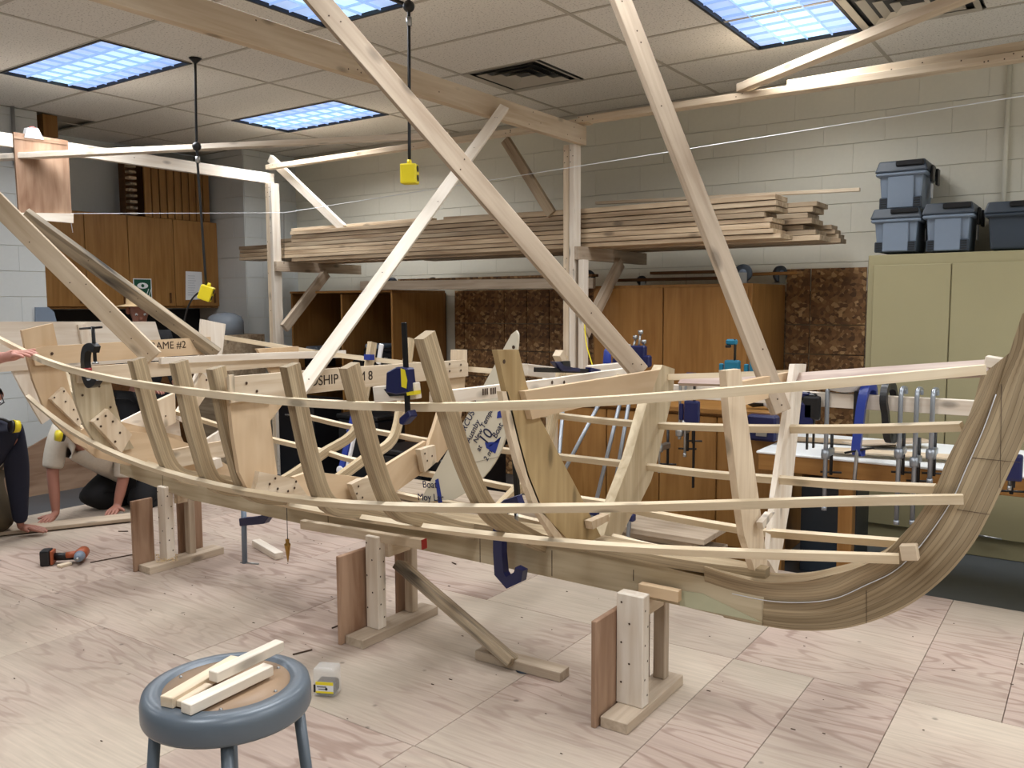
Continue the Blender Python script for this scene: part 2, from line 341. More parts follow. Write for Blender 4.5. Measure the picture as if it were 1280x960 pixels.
def screws(name, pts, n, parent, r=.004):
    bm = bmesh.new(); n = V(n).normalized(); a = n.orthogonal().normalized(); b = n.cross(a); c0 = V(pts[0])
    for p in pts:
        p = V(p)-c0
        f = [bm.verts.new(p+a*r*cos(k*pi/4)+b*r*sin(k*pi/4)+n*.0008) for k in range(8)]; bm.faces.new(f)
    o = obj(name, bm, HOLE, parent, M.Translation(c0)); return o
# ================= THE SETTING =================
XR, YF = 3.6, -3.6       # walls behind and beside the camera
def struct(name, lo, hi, m, **k): return tag(box(name, lo, hi, m, bv=0, **k), kind='structure')
fl = struct('floor', (WL-1, YF, LOW-.06), (XR, WB+.1, LOW), GFLOOR)
# raised plywood deck: sheets as pieces of the floor
def sheet(x0, y0, x1, y1, i):
    bm = bmesh.new(); g = .0012
    abox(bm, ((x0-x1)/2+g, (y0-y1)/2+g, -.018), ((x1-x0)/2-g, (y1-y0)/2-g, 0)); bev(bm, .0015)
    return obj('plywood_sheet', bm, PLYF, fl, M.Translation(((x0+x1)/2, (y0+y1)/2, 0)))
PXS, PXE, PYE = -5.9, 2.6, 4.41
rows = [(3.18, PYE, [-5.9, -4.8, -3.58, -2.36, -1.14, -.526, -.22, .4, 1.6, 2.6]),
        (1.96, 3.18, [-5.9, -4.19, -2.97, -1.745, -1.145, -.834, -.526, .08, 1.3, 2.6]),
        (.74, 1.96, [-5.9, -4.8, -3.58, -2.36, -1.75, -.53, .7, 1.9, 2.6]),
        (-.48, .74, [-5.9, -4.19, -2.97, -1.75, -.53, .7, 1.9, 2.6])]
for y0, y1, xs in rows:
    for a, b in zip(xs, xs[1:]): sheet(a, y0, b, y1, 0)
box('deck_frame', (PXS+.01, -.47, LOW), (PXE-.01, PYE-.01, -.019), OLDW, fl, bv=0)
# walls: backing in joint colour, painted blocks as pieces
def wallblocks(parent, origin, along, n, c0, c1, r0, r1, m, lenx, zoff=-.12, bl=.4, bh=.2, skip=None):
    me = None; o3 = V(origin); al = V(along)
    nb = 0
    for r in range(r0, r1):
        z0 = zoff+r*bh; z1 = min(z0+bh, CEIL-.002)
        if z1-z0 < .03: continue
        x = -(bl/2 if r % 2 else 0)
        while x < lenx:
            a, b = max(x, 0), min(x+bl, lenx)
            if b-a > .03 and not (skip and skip(a, b, z0, z1)):
                k = (round(b-a, 3), round(z1-z0, 3))
                c = o3+al*((a+b)/2)+V((0, 0, (z0+z1)/2))
                key = (m.name, k)
                if key not in BM:
                    bm = bmesh.new(); abox(bm, (-(b-a)/2+.0004, -.004, -(z1-z0)/2+.0016), ((b-a)/2-.0004, .004, (z1-z0)/2-.0016)); bev(bm, .001)
                    mt = bpy.data.meshes.new('block'); bmesh.ops.recalc_face_normals(bm, faces=bm.faces); bm.to_mesh(mt); bm.free(); mt.materials.append(m); BM[key] = mt
                o = bpy.data.objects.new('block', BM[key]); C.objects.link(o)
                put(o, parent, M.Translation(c+V(n)*.003) @ frame(al, (0, 0, 1)).to_4x4()); nb += 1
            x += bl
BM = {}
wb = struct('wall_back', (WL, WB, LOW), (XR, WB+.12, CEIL), MORT)
wallblocks(wb, (WL, WB, 0), (1, 0, 0), (0, -1, 0), 0, 0, 8, 16, BLK, 9.6)
wl = struct('wall_left', (WL-.12, YF, LOW), (WL, 3.574, CEIL), MORT)
wallblocks(wl, (WL, .774, 0), (0, 1, 0), (1, 0, 0), 0, 0, 0, 16, BLKW, 2.8)
rc = struct('wall_recess', (WL-.9, 3.574, LOW), (WL-.78, 5.555, CEIL), BLKW)
struct('wall_recess_side', (WL-.9, 3.4, LOW), (WL-.12, 3.574, CEIL), BLKW)
pl = struct('wall_pier', (WL-.9, 5.555, LOW), (WL, WB+.12, CEIL), MORT)
wallblocks(pl, (WL-.78, 5.555, 0), (1, 0, 0), (0, -1, 0), 0, 0, 5, 16, BLKW, .78)
wallblocks(pl, (WL, 5.555, 0), (0, 1, 0), (1, 0, 0), 0, 0, 5, 16, BLKW, .66)
struct('wall_right', (XR, YF, LOW), (XR+.12, WB+.12, CEIL), BLK)
struct('wall_front', (WL-.12, YF-.12, LOW), (XR+.12, YF, CEIL), BLK)
# ceiling: slab above, grid, tiles as pieces
ce = struct('ceiling', (WL-1, YF, CEIL+.03), (XR, WB+.1, CEIL+.08), TBAR)
occ = set()
for i, j, ax in FIX:
    for a in range(int(i*2), int(i*2)+(2 if ax else 1)):
        for b in range(j, j+(1 if ax else 2)): occ.add((a, b))
VENTS = [(2, 3), (4, 3)]
for i, j in VENTS: occ.add((int(i*2), j))
def tile(x0, y0, x1, y1):
    x0, x1 = max(x0, WL-.78 if y0 > 3.5 else WL), min(x1, XR); y1 = min(y1, WB)
    if x1-x0 < .02 or y1-y0 < .02: return
    k = ('tile', round(x1-x0, 3), round(y1-y0, 3))
    if k not in BM:
        bm = bmesh.new(); abox(bm, (-(x1-x0)/2+.01, -(y1-y0)/2+.01, 0), ((x1-x0)/2-.01, (y1-y0)/2-.01, .015))
        mt = bpy.data.meshes.new('ceiling_tile'); bm.to_mesh(mt); bm.free(); mt.materials.append(CEILM); BM[k] = mt
    o = bpy.data.objects.new('ceiling_tile', BM[k]); C.objects.link(o); put(o, ce, M.Translation(((x0+x1)/2, (y0+y1)/2, CEIL+.003)))
for i in range(-2, 8):
    for j in range(-11, 6):
        h0, h1 = (i*2, j) in occ, (i*2+1, j) in occ
        if not h0 and not h1: tile(GX(i), GY(j), GX(i+1), GY(j+1))
        elif not h0: tile(GX(i), GY(j), GX(i+.5), GY(j+1))
        elif not h1: tile(GX(i+.5), GY(j), GX(i+1), GY(j+1))
bm = bmesh.new()
for i in range(-1, 8): abox(bm, (GX(i)-.011, YF, CEIL-.001), (GX(i)+.011, WB, CEIL+.003))
for j in range(-10, 6): abox(bm, (WL-.7, GY(j)-.011, CEIL-.0005), (XR, GY(j)+.011, CEIL+.0035))
obj('grid_bars', bm, TBAR, ce)
tag(box('trim_1', (WL-.001, WB-.02, CEIL-.03), (XR, WB-.001, CEIL), TBAR, bv=0), kind='structure')
FL = ['ceiling light at the upper left, nearest the left wall', 'small ceiling light beyond the hanging cord, furthest back',
      'ceiling light at the top, crossed by the long pale brace', 'large ceiling light at the upper right near the louvred vent']
for q, (i, j, ax) in enumerate(FIX):
    sx, sy = (1.2192, .6096) if ax else (.6096, 1.2192); x0, y0 = GX(i), GY(j)
    t = thing('ceiling_light', ('recessed fluorescent ' + FL[q]) if q < 4 else 'recessed fluorescent ceiling light added out of view for lighting', 'ceiling light', (x0+sx/2, y0+sy/2, CEIL), 'recessed ceiling lights')
    bm = bmesh.new(); e = .016
    for lo, hi in (((x0, y0), (x0+sx, y0+e)), ((x0, y0+sy-e), (x0+sx, y0+sy)), ((x0, y0+e), (x0+e, y0+sy-e)), ((x0+sx-e, y0+e), (x0+sx, y0+sy-e))):
        abox(bm, (*lo, CEIL-.006), (*hi, CEIL+.02))
    obj('frame', bm, BLKF, t)
    # glowing panel: outer strips dimmer, middle brighter
    across = sy if ax else sx; along = sx if ax else sy
    def rect(a0, a1, b0, b1, z0, z1):
        return ((x0+b0, y0+a0, z0), (x0+b1, y0+a1, z1)) if ax else ((x0+a0, y0+b0, z0), (x0+a1, y0+b1, z1))
    for nme, mm, segs in (('diffuser', LIGHTM, ((.022, .16), (across-.16, across-.022))), ('lamp_strip', GLOW2, ((.16, across-.16),))):
        bm = bmesh.new()
        for a0, a1 in segs: abox(bm, *rect(a0, a1, .022, along-.022, CEIL+.012, CEIL+.02))
        obj(nme, bm, mm, t)
    bm = bmesh.new()
    for k in range(1, 4): a = .022+(across-.044)*k/4; abox(bm, *rect(a-.003, a+.003, .03, along-.03, CEIL-.002, CEIL+.012))
    for k in range(1, 9): b_ = .022+(along-.044)*k/9; abox(bm, *rect(.03, across-.03, b_-.002, b_+.002, CEIL-.002, CEIL+.012))
    obj('louver', bm, LOUV, t)
for q, (i, j) in enumerate(VENTS):
    x0, y0 = GX(i), GY(j); c = (x0+.305, y0+.305)
    t = thing('ceiling_vent', ['square ceiling air vent behind the long overhead beam', 'large louvred ceiling vent beside the upper right light'][q], 'vent', (*c, CEIL))
    bm = bmesh.new()
    for k in range(4):
        s0, s1 = .3-.07*k, .3-.07*k-.035; z0, z1 = CEIL-.002-.0*k, CEIL+.02
        if k == 0: z0, z1 = CEIL-.004, CEIL+.004
        a = [bm.verts.new((c[0]+s*u, c[1]+s*v, z)) for s, z in ((s0, z0), (s1, z1)) for u, v in ((-1, -1), (1, -1), (1, 1), (-1, 1))]
        for e in range(4): bm.faces.new((a[e], a[(e+1) % 4], a[4+(e+1) % 4], a[4+e]))
    obj('louver_ring', bm, TBAR, t)
    box('duct', (c[0]-.3, c[1]-.3, CEIL+.02), (c[0]+.3, c[1]+.3, CEIL+.03), BLKF, t, bv=0)
# OSB panels screwed to the back wall
def osbgrid(xs, zs):
    for a, b in zip(xs, xs[1:]):
        for c, d in zip(zs, zs[1:]): box('osb_panel', (a+.004, WB-.02, c+.004), (b-.004, WB-.007, d-.004), OSB, wb, bv=.001)
box('osb_backing', (-4.95, WB-.007, LOW), (.6, WB-.0065, 1.645), OLDW, wb, bv=0)
uz = lambda x, y: U(x, y, Y=WB).z
osbgrid([-4.94, U(582, 404, Y=WB).x, U(632, 404, Y=WB).x, U(660, 404, Y=WB).x, U(688, 404, Y=WB).x, -3.3, -3.05], [LOW, .5, uz(600, 470), uz(600, 437), uz(600, 404), 1.53])
osbgrid([-1.9, U(1013, 400, Y=WB).x, -1.35, .6], [LOW, .5, uz(1030, 480), uz(1030, 443), uz(1030, 406), 1.645])
# conduits
t = tag(tubeo('conduit', [U(1262, 90, Y=WB-.03)+V((0, 0, .1)), U(1262, 90, Y=WB-.03)*1 - V((0, 0, 1.2))], .014, BLK), 'painted vertical conduit pipe on the back wall above the dark bin', 'pipe')
t = tag(tubeo('conduit', [V((WL+.03, 3.38, CEIL)), V((WL+.03, 3.38, 2.5))], .014, STEEL), 'short steel conduit dropping from ceiling behind the hanging board', 'pipe')
# left recess: wall cabinets
XC = -7.5; z0, z1 = U(106, 386, X=XC).z, U(106, 264, X=XC).z
ys = [3.58, U(106, 300, X=XC).y, U(160, 300, X=XC).y, U(217, 300, X=XC).y, 5.545]
wc = thing('wall_cabinet', 'row of oak wall cabinets hung in the left recess', 'cabinet', (XC-.2, 4.5, z0))
box('body', (-7.85, 3.58, z0), (XC-.02, 5.54, z1), OAK, wc, ax=2)
for a, b in zip(ys, ys[1:]):
    d = box('door', (XC-.018, a+.003, z0+.02), (XC, b-.003, z1-.003), OAK, wc, ax=2)
    box('handle', (XC, b-.07, z0+.05), (XC+.02, b-.055, z0+.15), OAKD, d)
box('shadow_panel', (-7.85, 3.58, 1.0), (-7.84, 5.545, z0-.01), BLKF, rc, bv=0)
cu = thing('counter_unit', 'dark oak counter under the left wall cabinets', 'counter', (-7.5, 4.5, LOW))
box('body', (-7.84, 3.58, LOW), (-7.35, 5.535, .86), OAKD, cu); box('counter_top', (-7.84, 3.576, .86), (-7.3, 5.538, .9), OAK, cu)
# crate of slats on top of the wall cabinets
cr = thing('slatted_crate', 'wooden slatted crate standing on the oak wall cabinets', 'crate', (-7.6, 5.2, z1))
ya, yb = U(180, 240, X=-7.52).y, U(262, 240, X=-7.52).y; zt = U(200, 196, X=-7.52).z
box('back', (-7.8, ya, z1), (-7.78, yb, zt), OAKD, cr, ax=2)
for k in range(9):
    a = ya+(yb-ya)*k/9; box('slat', (-7.54, a+.006, z1+.001), (-7.52, a+(yb-ya)/9-.006, zt), OAK, cr, ax=2)
box('side_panel', (-7.78, yb-.02, z1+.001), (-7.545, yb, zt), OAK, cr)
y2 = U(176, 240, X=-7.52).y
rk = thing('shelf_rack', 'small dark rack of stacked wood strips beside the slatted crate', 'rack', (-7.6, y2-.1, z1))
box('body', (-7.7, y2-.11, z1), (-7.6, y2-.02, zt+.03), OAKD, rk)
for k in range(9): box('strip', (-7.6, y2-.105, z1+.01+k*.055), (-7.53, y2-.03, z1+.035+k*.055), OLDW if k % 2 else LUMB, rk)
tag(box('wood_box', U(43, 172, X=-7.3), U(60, 148, X=-7.3)+V((.15, 0, 0)), OAK, ax=2), 'small oak box under the ceiling at the left recess corner', 'box')
# sign and papers on cabinet doors
a, b = U(166, 348, X=XC), U(190, 376, X=XC)
sg = thing('safety_sign', 'square green safety sign with white eye symbol', 'sign', (XC+.006, (a.y+b.y)/2, b.z))
box('border', (XC+.002, a.y, b.z), (XC+.004, b.y, a.z), PAPER, sg, bv=0)
box('panel', (XC+.004, a.y+.008, b.z+.008), (XC+.005, b.y-.008, a.z-.008), GREEN, sg, bv=0)
cy, cz = (a.y+b.y)/2, b.z+(a.z-b.z)*.68; wy = (b.y-a.y)*.3
eye = [(XC+.006, cy+wy*cos(k*pi/8), cz+wy*.5*sin(k*pi/8)) for k in range(16)]
poly('eye', eye, (1, 0, 0), .001, PAPER, sg); lathe('pupil', [(.016, 0), (.016, .001)], GREEN, sg, (XC+.0068, cy, cz), rot=M.Rotation(pi/2, 3, 'Y'))
for s in (-1, 1):
    for k in range(2):
        tubeo('spray_line', [(XC+.006, cy+s*(.02+k*.03), b.z+.02), (XC+.006, cy+s*(.06+k*.03), cz-.03+k*.01)], .0035, PAPER, sg, 6)
pp = thing('paper_notice', 'white paper sheet taped on the right-hand oak cabinet door', 'paper', U(240, 370, X=XC))
poly('sheet', [U(*p, X=XC+.004) for p in ((232, 339), (252, 340), (254, 374), (232, 375))], (1, 0, 0), .001, PAPER, pp)
bm = bmesh.new()
for k in range(9):
    a = U(235, 345+k*3, X=XC+.0055); abox(bm, (a.x, a.y, a.z), (a.x+.0003, a.y+.07+.03*random.random(), a.z+.003))
obj('print_lines', bm, GREYP, pp)
# plywood leaning on the left wall, white board beside it, plastic bin
tag(poly('plywood_board', [(WL+.022, 2.9, LOW), (WL+.022, 3.9, LOW), (WL+.022, 3.9, .54), (WL+.022, 3.61, .392), (WL+.022, 3.3, .25), (WL+.022, 2.9, .06)], (1, 0, 0), .018, PLYR, grain=(0, 1, 0)), 'reddish plywood offcut leaning on the left wall behind the kneeling people', 'board')
tag(poly('whiteboard', [U(*p, X=WL+.018) for p in ((44, 384), (60, 384), (67, 390), (70, 402), (70, 420), (44, 420))], (1, 0, 0), .02, GREYP), 'small blue-grey board with a rounded corner on the left wall', 'board')
bn = thing('plastic_bin', 'translucent grey domed plastic bin at foot of the pier', 'bin', U(280, 418, X=-6.9))
c = U(282, 418, X=-6.9)
lathe('dome', [(.17, 0), (.17, .12), (.15, .17), (.09, .2), (.01, .21)], FROST, bn, c)
sb = tag(box('shelf_box', (-7.05, c.y-.25, LOW), (-6.7, c.y+.3, c.z-.002), LUMB), 'wooden box stand under the translucent plastic bin', 'box')
# ================= TIMBER GANTRY OVER THE BOAT =================
GA = thing('timber_frame', 'overhead pine timber frame of posts, beams and long braces around the boat', 'frame', (-3.03, 5.1, LOW))
YP = 5.1; ZB = 2.593
for X0 in (-3.03, -6.1):
    beam('post', (X0-.022, YP, LOW), (X0-.022, YP, 2.47), .089, .045, PINE, GA, upv=(1, 0, 0))
    beam('post', (X0+.024, YP, LOW), (X0+.024, YP-.004, 2.47), .089, .04, WHITE, GA, upv=(1, 0, 0))
xb = -2.97; beam('beam', (xb, -.4, 2.532), (xb, YP+.05, 2.532), .045, .122, PINE, GA)
xb2 = U(335, 222, Y=YP).x
beam('beam', (xb2, 1.4, 2.52), (xb2, YP+.05, 2.52), .045, .09, WHITE, GA)
# stringers along the back
beam('stringer', (xb2-.02, YP+.02, 2.62), (-2.9, YP+.02, 2.62), .06, .04, PINE, GA)
p = U(726, 151, Y=YP+.0); q = U(1290, 77, Y=YP+.0)
beam('stringer', p, (q.x, YP, p.z), .089, .04, PINE, GA)
p2 = U(985, 112, Y=YP+.03)
beam('stringer', (p2.x, YP+.03, p.z+.04), (.9, YP+.03, p.z+.075), .05, .045, PINE, GA)
a = U(86, 175, Y=2.75); beam('diagonal_tie', (xb2, a.y, a.z), (-4.1, YP-.01, 2.66), .09, .035, WHITE, GA)
beam('diagonal_tie', U(926, 117, Y=YP-.02)+V((0, 0, .03)), U(1215, -8, Z=2.74), .07, .045, PINE, GA)
# knee braces
def PP(x, y, Y): return U(x, y, Y=Y)
beam('knee_brace', PP(338, 198, 5.2), PP(430, 286, 5.2), .04, .07, WHITE, GA, upv=(1, 0, 1))
beam('knee_brace', PP(632, 175, 5.17), PP(690, 268, 5.17), .04, .07, LUMB, GA, upv=(1, 0, 1))
# shelf arms carrying the lumber, with braces
for X0 in (-3.03, -6.1):
    e = U(861, 328, X=-2.98).y if X0 > -4 else U(480, 372, X=-6.05).y
    beam('shelf_arm', (X0+.06, YP-.045, 1.745), (X0+.06, 6.1, 1.745), .04, .089, GREYW, GA)
    beam('arm_brace', (X0+.1, YP+.0, 1.2), (X0+.1, YP+.52, 1.70), .04, .089, GREYW, GA, upv=(0, 1, -1))
# front short braces on the posts
beam('post_block', (-2.94, YP, LOW), (-2.94, YP, 1.70), .07, .04, WHITE, GA, upv=(1, 0, 0))
# long diagonal braces down to the moulds
def LB(p, q, m, w=.064, h=.038, tw=12):
    ax = (V(q)-V(p)).normalized(); vw = ((V(p)+V(q))/2-CAM).normalized(); u_ = ax.cross(vw); u_ = M.Rotation(R(tw), 3, ax) @ u_
    o = beam('long_brace', p, q, h, w, m, GA, upv=u_); L = (V(q)-V(p)).length
    n_ = u_.cross(ax).normalized(); n_ = n_ if n_.dot(vw) < 0 else -n_
    screws('screw_heads', [V(p)+ax*L*k+n_*(h/2+.0005)+u_.normalized()*w*random.uniform(-.3, .3) for k in [random.random() for _ in range(5)]+[.97, .985]], n_, o, .003)
    return o
LB(U(380, -20, t=2.95), U(800, 466, X=-1.53), GREYW, w=.074, tw=-16)
LB(U(768, -20, t=2.95), U(976, 515, X=-.9), GREYW, w=.062, tw=-28)
LB(U(630, 135, X=-2.9), U(372, 492, X=-2.53), WHITE, w=.056, h=.03, tw=14)
LB(U(-20, 238, t=3.9), U(192, 448, X=-3.70), PINE, w=.09, tw=8)
LB(U(30, 268, t=4.6), U(271, 443, X=-4.3), TARW, w=.08, tw=35)
# plumb string and small cord stretched across
t = thing('taut_string', 'thin white string stretched from the hanging board to the far right', 'string', U(90, 267, X=-5.97))
s0, s1, s2 = U(88, 267, X=-5.97), U(355, 266, Y=5.02), U(1285, 119, Y=4.6)
tubeo('cord', [s0, s1, s2], .0022, PAPER, t, 5)
tubeo('tail', [s0, s0+V((0, 0, -.05)), s0+V((0, .01, -.13))], .0022, PAPER, t, 5)
tubeo('tie', [s1, U(355, 330, Y=5.02)], .0022, HAIR, t, 5)
# hanging plywood pattern board
hb = thing('hanging_board', 'reddish plywood board hanging from the left overhead beam', 'board', U(50, 270, X=-5.98))
XH = -5.985
poly('panel', [U(*p, X=XH) for p in ((16, 165), (84, 176), (89, 270), (23, 268))], (1, 0, 0), .018, PLYR, hb, grain=(0, 0, 1))
poly('cleat', [U(*p, X=XH+.015) for p in ((23, 266), (91, 267), (91, 279), (24, 273))], (1, 0, 0), .02, WHITE, hb, grain=(0, 1, 0))
poly('cleat', [U(*p, X=XH+.012) for p in ((17, 170), (83, 178), (83, 181), (17, 173))], (1, 0, 0), .004, PLYR, hb, grain=(0, 1, 0))
tp = thing('tape_dispenser', 'small clear tape dispenser on top of the hanging board', 'tape', U(40, 168, X=XH))
c = U(40, 164, X=XH); lathe('roll', [(.012, -.012), (.03, -.012), (.03, .012), (.012, .012)], RED, tp, c, rot=M.Rotation(pi/2, 3, 'Y'))
poly('holder', [U(*p, X=XH) for p in ((29, 172), (32, 160), (46, 161), (53, 175))], (1, 0, 0), .04, PAPER, tp)
# ================= LUMBER ON THE RACK =================
ORD = ['lowest', 'second', 'third', 'fourth', 'fifth', 'sixth', 'seventh', 'eighth', 'ninth', 'tenth']
random.seed(3)
z = 1.79
zl = [U(970, 301, Y=5.2).z, U(965, 256, Y=5.2).z]
XRE = U(966, 280, Y=5.2).x
h0 = 1.79
for k in range(8):
    th = .026+.006*random.random(); e = random.uniform(-.05, .03) + (.06 if k < 2 else 0)
    le = -6.72+random.uniform(-.05, .05)
    o = beam('plank', (le if k in (1, 2, 3, 4) else -5.97, 5.3+random.uniform(-.01, .01), h0+th/2), (XRE+e, 5.3+random.uniform(-.012, .012), h0+th/2), .24, th, LUMB, bv=.0015)
    tag(o, '%s rough plank from the bottom in the front lumber stack on the rack' % ORD[k], 'plank', 'planks stacked on the timber rack')
    h0 += th+.0045

h1 = 1.79
XR2 = U(1020, 290, Y=5.62).x
for k in range(7):
    th = .027+.006*random.random(); e = [.05, .02, -.06, 0, -.03, .0, .02][k]
    o = beam('plank', (-6.6+.2*random.random(), 5.66+random.uniform(-.02, .02), h1+th/2), (XR2+e, 5.66+random.uniform(-.02, .02), h1+th/2), .26, th, LUMB, bv=.0015)
    tag(o, '%s plank from the bottom in the lumber stack nearer the wall' % ORD[k], 'plank', 'planks stacked on the timber rack')
    h1 += th+.0045
for k in range(4):
    th = .028; o = beam('plank', (-5.0, 5.92, 1.79+k*.03+.014), (XR2+.1-.02*k, 5.92+random.uniform(-.02, .02), 1.79+k*.03+.014), .15, th, LUMB, bv=.0015)
    tag(o, '%s narrow plank from the bottom in the stack against the wall' % ORD[k], 'plank', 'planks stacked on the timber rack')
o = beam('plank', (-4.3, 5.34, h0+.016), U(770, 262, Y=5.3)*1, .14, .024, LUMB); tag(o, 'loose plank lying on top of the front lumber stack, crossing the post', 'plank')
o = beam('plank', (-6.0, 5.26, h0+.014), (-4.4, 5.26, h0+.014), .1, .024, PINE); tag(o, 'narrow pale plank on top of the stack beside the left post', 'plank')
o = beam('long_stick', U(745, 254, Y=5.75), U(1075, 237, Y=5.75), .03, .022, PINE); tag(o, 'long thin square stick lying above the lumber, sticking out to the right', 'stick')
# ================= BACK CABINETS =================
# right oak cabinet
oc = thing('oak_cabinet', 'tall oak cabinet with double doors behind the clamp rail', 'cabinet', (-2.5, 5.8, LOW))
box('body', (-3.08, 5.49, LOW), (-1.9, WB-.03, 1.53), OAK, oc, ax=2)
for a, b in ((-3.06, -2.52), (-2.515, -1.92)): box('door', (a, 5.47, LOW+.08), (b-.004, 5.489, 1.51), OAK, oc, ax=2)
# shelf cabinet on the left, open
sc_ = thing('open_cabinet', 'open oak shelf cabinet with black toolboxes, left of the panels', 'cabinet', (-5.7, 5.8, LOW))
xl, xr_ = -6.33, -5.04
xm = U(425, 400, Y=5.47).x
box('side_panel', (xr_-.02, 5.47, LOW), (xr_, WB-.03, 1.51), OAK, sc_, ax=2)
box('side_panel', (xl, 5.47, LOW), (xl+.02, WB-.03, 1.51), OAK, sc_, ax=2)
box('divider', (xm-.01, 5.49, LOW), (xm+.01, WB-.05, 1.50), OAK, sc_, ax=2)
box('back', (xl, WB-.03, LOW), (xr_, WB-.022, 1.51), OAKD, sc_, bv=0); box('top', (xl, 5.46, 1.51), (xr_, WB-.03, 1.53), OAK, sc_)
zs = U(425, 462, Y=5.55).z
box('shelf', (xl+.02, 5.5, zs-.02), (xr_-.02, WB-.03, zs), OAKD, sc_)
for k, (x, wd, hh, m, lab) in enumerate(((390, .18, .16, BLACKM, 'dark toolbox with silver top in the left bay of the open cabinet'), (466, .2, .2, DARK, 'black toolbox with silver strip in the right bay of open cabinet'),
                                     (485, .12, .17, DARK, 'narrow black case beside the toolbox in open cabinet'), (448, .13, .09, BLACKM, 'low black case at the front of the open cabinet right bay'))):
    c = U(x, 452, Y=5.62); 
    t = thing('toolbox', lab, 'toolbox', (c.x, 5.7, zs), 'toolboxes in the open cabinet')
    box('body', (c.x-wd/2, 5.6, zs), (c.x+wd/2, 5.85, zs+hh), m, t, bv=.01)
    box('lid', (c.x-wd/2+.01, 5.61, zs+hh), (c.x+wd/2-.01, 5.84, zs+hh+.04), GREYP if k < 2 else DARK, t, bv=.01)
    box('latch', (c.x-.02, 5.59, zs+hh*.6), (c.x+.02, 5.6, zs+hh*.75), STEEL, t, bv=0)
# header boards over the panels between the cabinets
o = beam('header_board', U(452, 357, Y=5.45), (-3.05, 5.45, U(452, 357, Y=5.45).z-.02), .04, .075, GREYW); tag(o, 'long horizontal timber bridging the two oak cabinets', 'timber')
o = beam('header_board', (-5.0, 5.55, 1.61), (-3.1, 5.55, 1.61), .1, .02, OSB); tag(o, 'osb strip lying on the timber that bridges the cabinets', 'board')
for k, (a, b) in enumerate((((470, 345), (592, 352)), ((500, 341), (560, 350)), ((815, 345), (925, 337)), ((765, 351), (900, 344)), ((930, 340), (1000, 338)))):
    p, q = U(*a, Y=5.6+.05*k), U(*b, Y=5.75); q.z = p.z = 1.575+.022*(k % 3)
    o = beam('offcut', p, q, .09, .02, [LUMB, PINE, OAKD, OAKD, OAK][k]); tag(o, ['pale offcut on top of the open cabinet by the brace', 'thin pale offcut lying above the open cabinet', 'dark board lying on the right oak cabinet', 'second dark board on the oak cabinet, under the shelf arm', 'brown board between the two casters on the oak cabinet'][k], 'board')
def caster(p, r, ang, lab):
    t = thing('caster', lab, 'caster', p, 'casters upturned on the cabinets', rz=ang); w = BASE[t.name]
    rot = M.Rotation(pi/2, 3, 'X')
    o = lathe('wheel', [(r*.35, -.014), (r, -.014), (r*1.0, .014), (r*.35, .014)], SLATE, None, seg=24); put(o, t, w @ M.Translation((0, 0, r*1.15)) @ rot.to_4x4())
    o = lathe('hub', [(r*.45, -.017), (r*.45, .017)], GREYP, None, seg=16); put(o, t, w @ M.Translation((0, 0, r*1.15)) @ rot.to_4x4())
    bm = bmesh.new(); abox(bm, (-r*.5, -.024, 0), (r*.5, -.02, r*1.2)); abox(bm, (-r*.5, .02, 0), (r*.5, .024, r*1.2)); abox(bm, (-.035, -.035, 0), (.035, .035, .004))
    o = obj('fork', bm, STEEL); put(o, t, w)
for x, y, r, a, lab in ((490, 362, .05, .2, 'caster wheel at the front of the open cabinet top by the white brace'), (735, 352, .055, .3, 'caster wheel beside the post on the oak cabinet'), (541, 350, .05, 1.2, 'caster wheel behind the offcuts on open cabinet'),
                     (802, 350, .035, .9, 'small caster on the oak cabinet below the shelf arm'), (929, 350, .058, .1, 'caster wheel right of the long brace on oak cabinet'), (975, 349, .055, 1.1, 'caster wheel at the right end of the oak cabinet')):
    c = U(x, y, Y=5.55 if x in (490, 735, 929) else 5.8); c.z = 1.532; caster(c, r, a, lab)
# olive steel cupboard
XT, XT2, YT, ZT = U(1085, 322, Y=5.7).x, .7, 5.7, U(1085, 319, Y=5.7).z
st = thing('steel_cupboard', 'tall olive steel cupboard with two doors below the plastic bins', 'cupboard', (-.3, 5.9, LOW))
box('body', (XT, YT+.015, LOW), (XT2, WB-.03, ZT), OLIVE, st, bv=.004)
xd = U(1190, 322, Y=5.7).x; zt = U(1190, 329, Y=5.7).z
box('door', (XT+.035, YT, LOW+.12), (xd-.003, YT+.014, zt), OLIVE, st); box('door', (xd+.003, YT, LOW+.12), (XT2-.03, YT+.014, zt), OLIVE, st)
hc = U(1240, 672, Y=YT-.02)
tubeo('door_handle', [hc+V((-.09, 0, .004)), hc+V((.05, 0, -.002))], .006, STEEL, st)
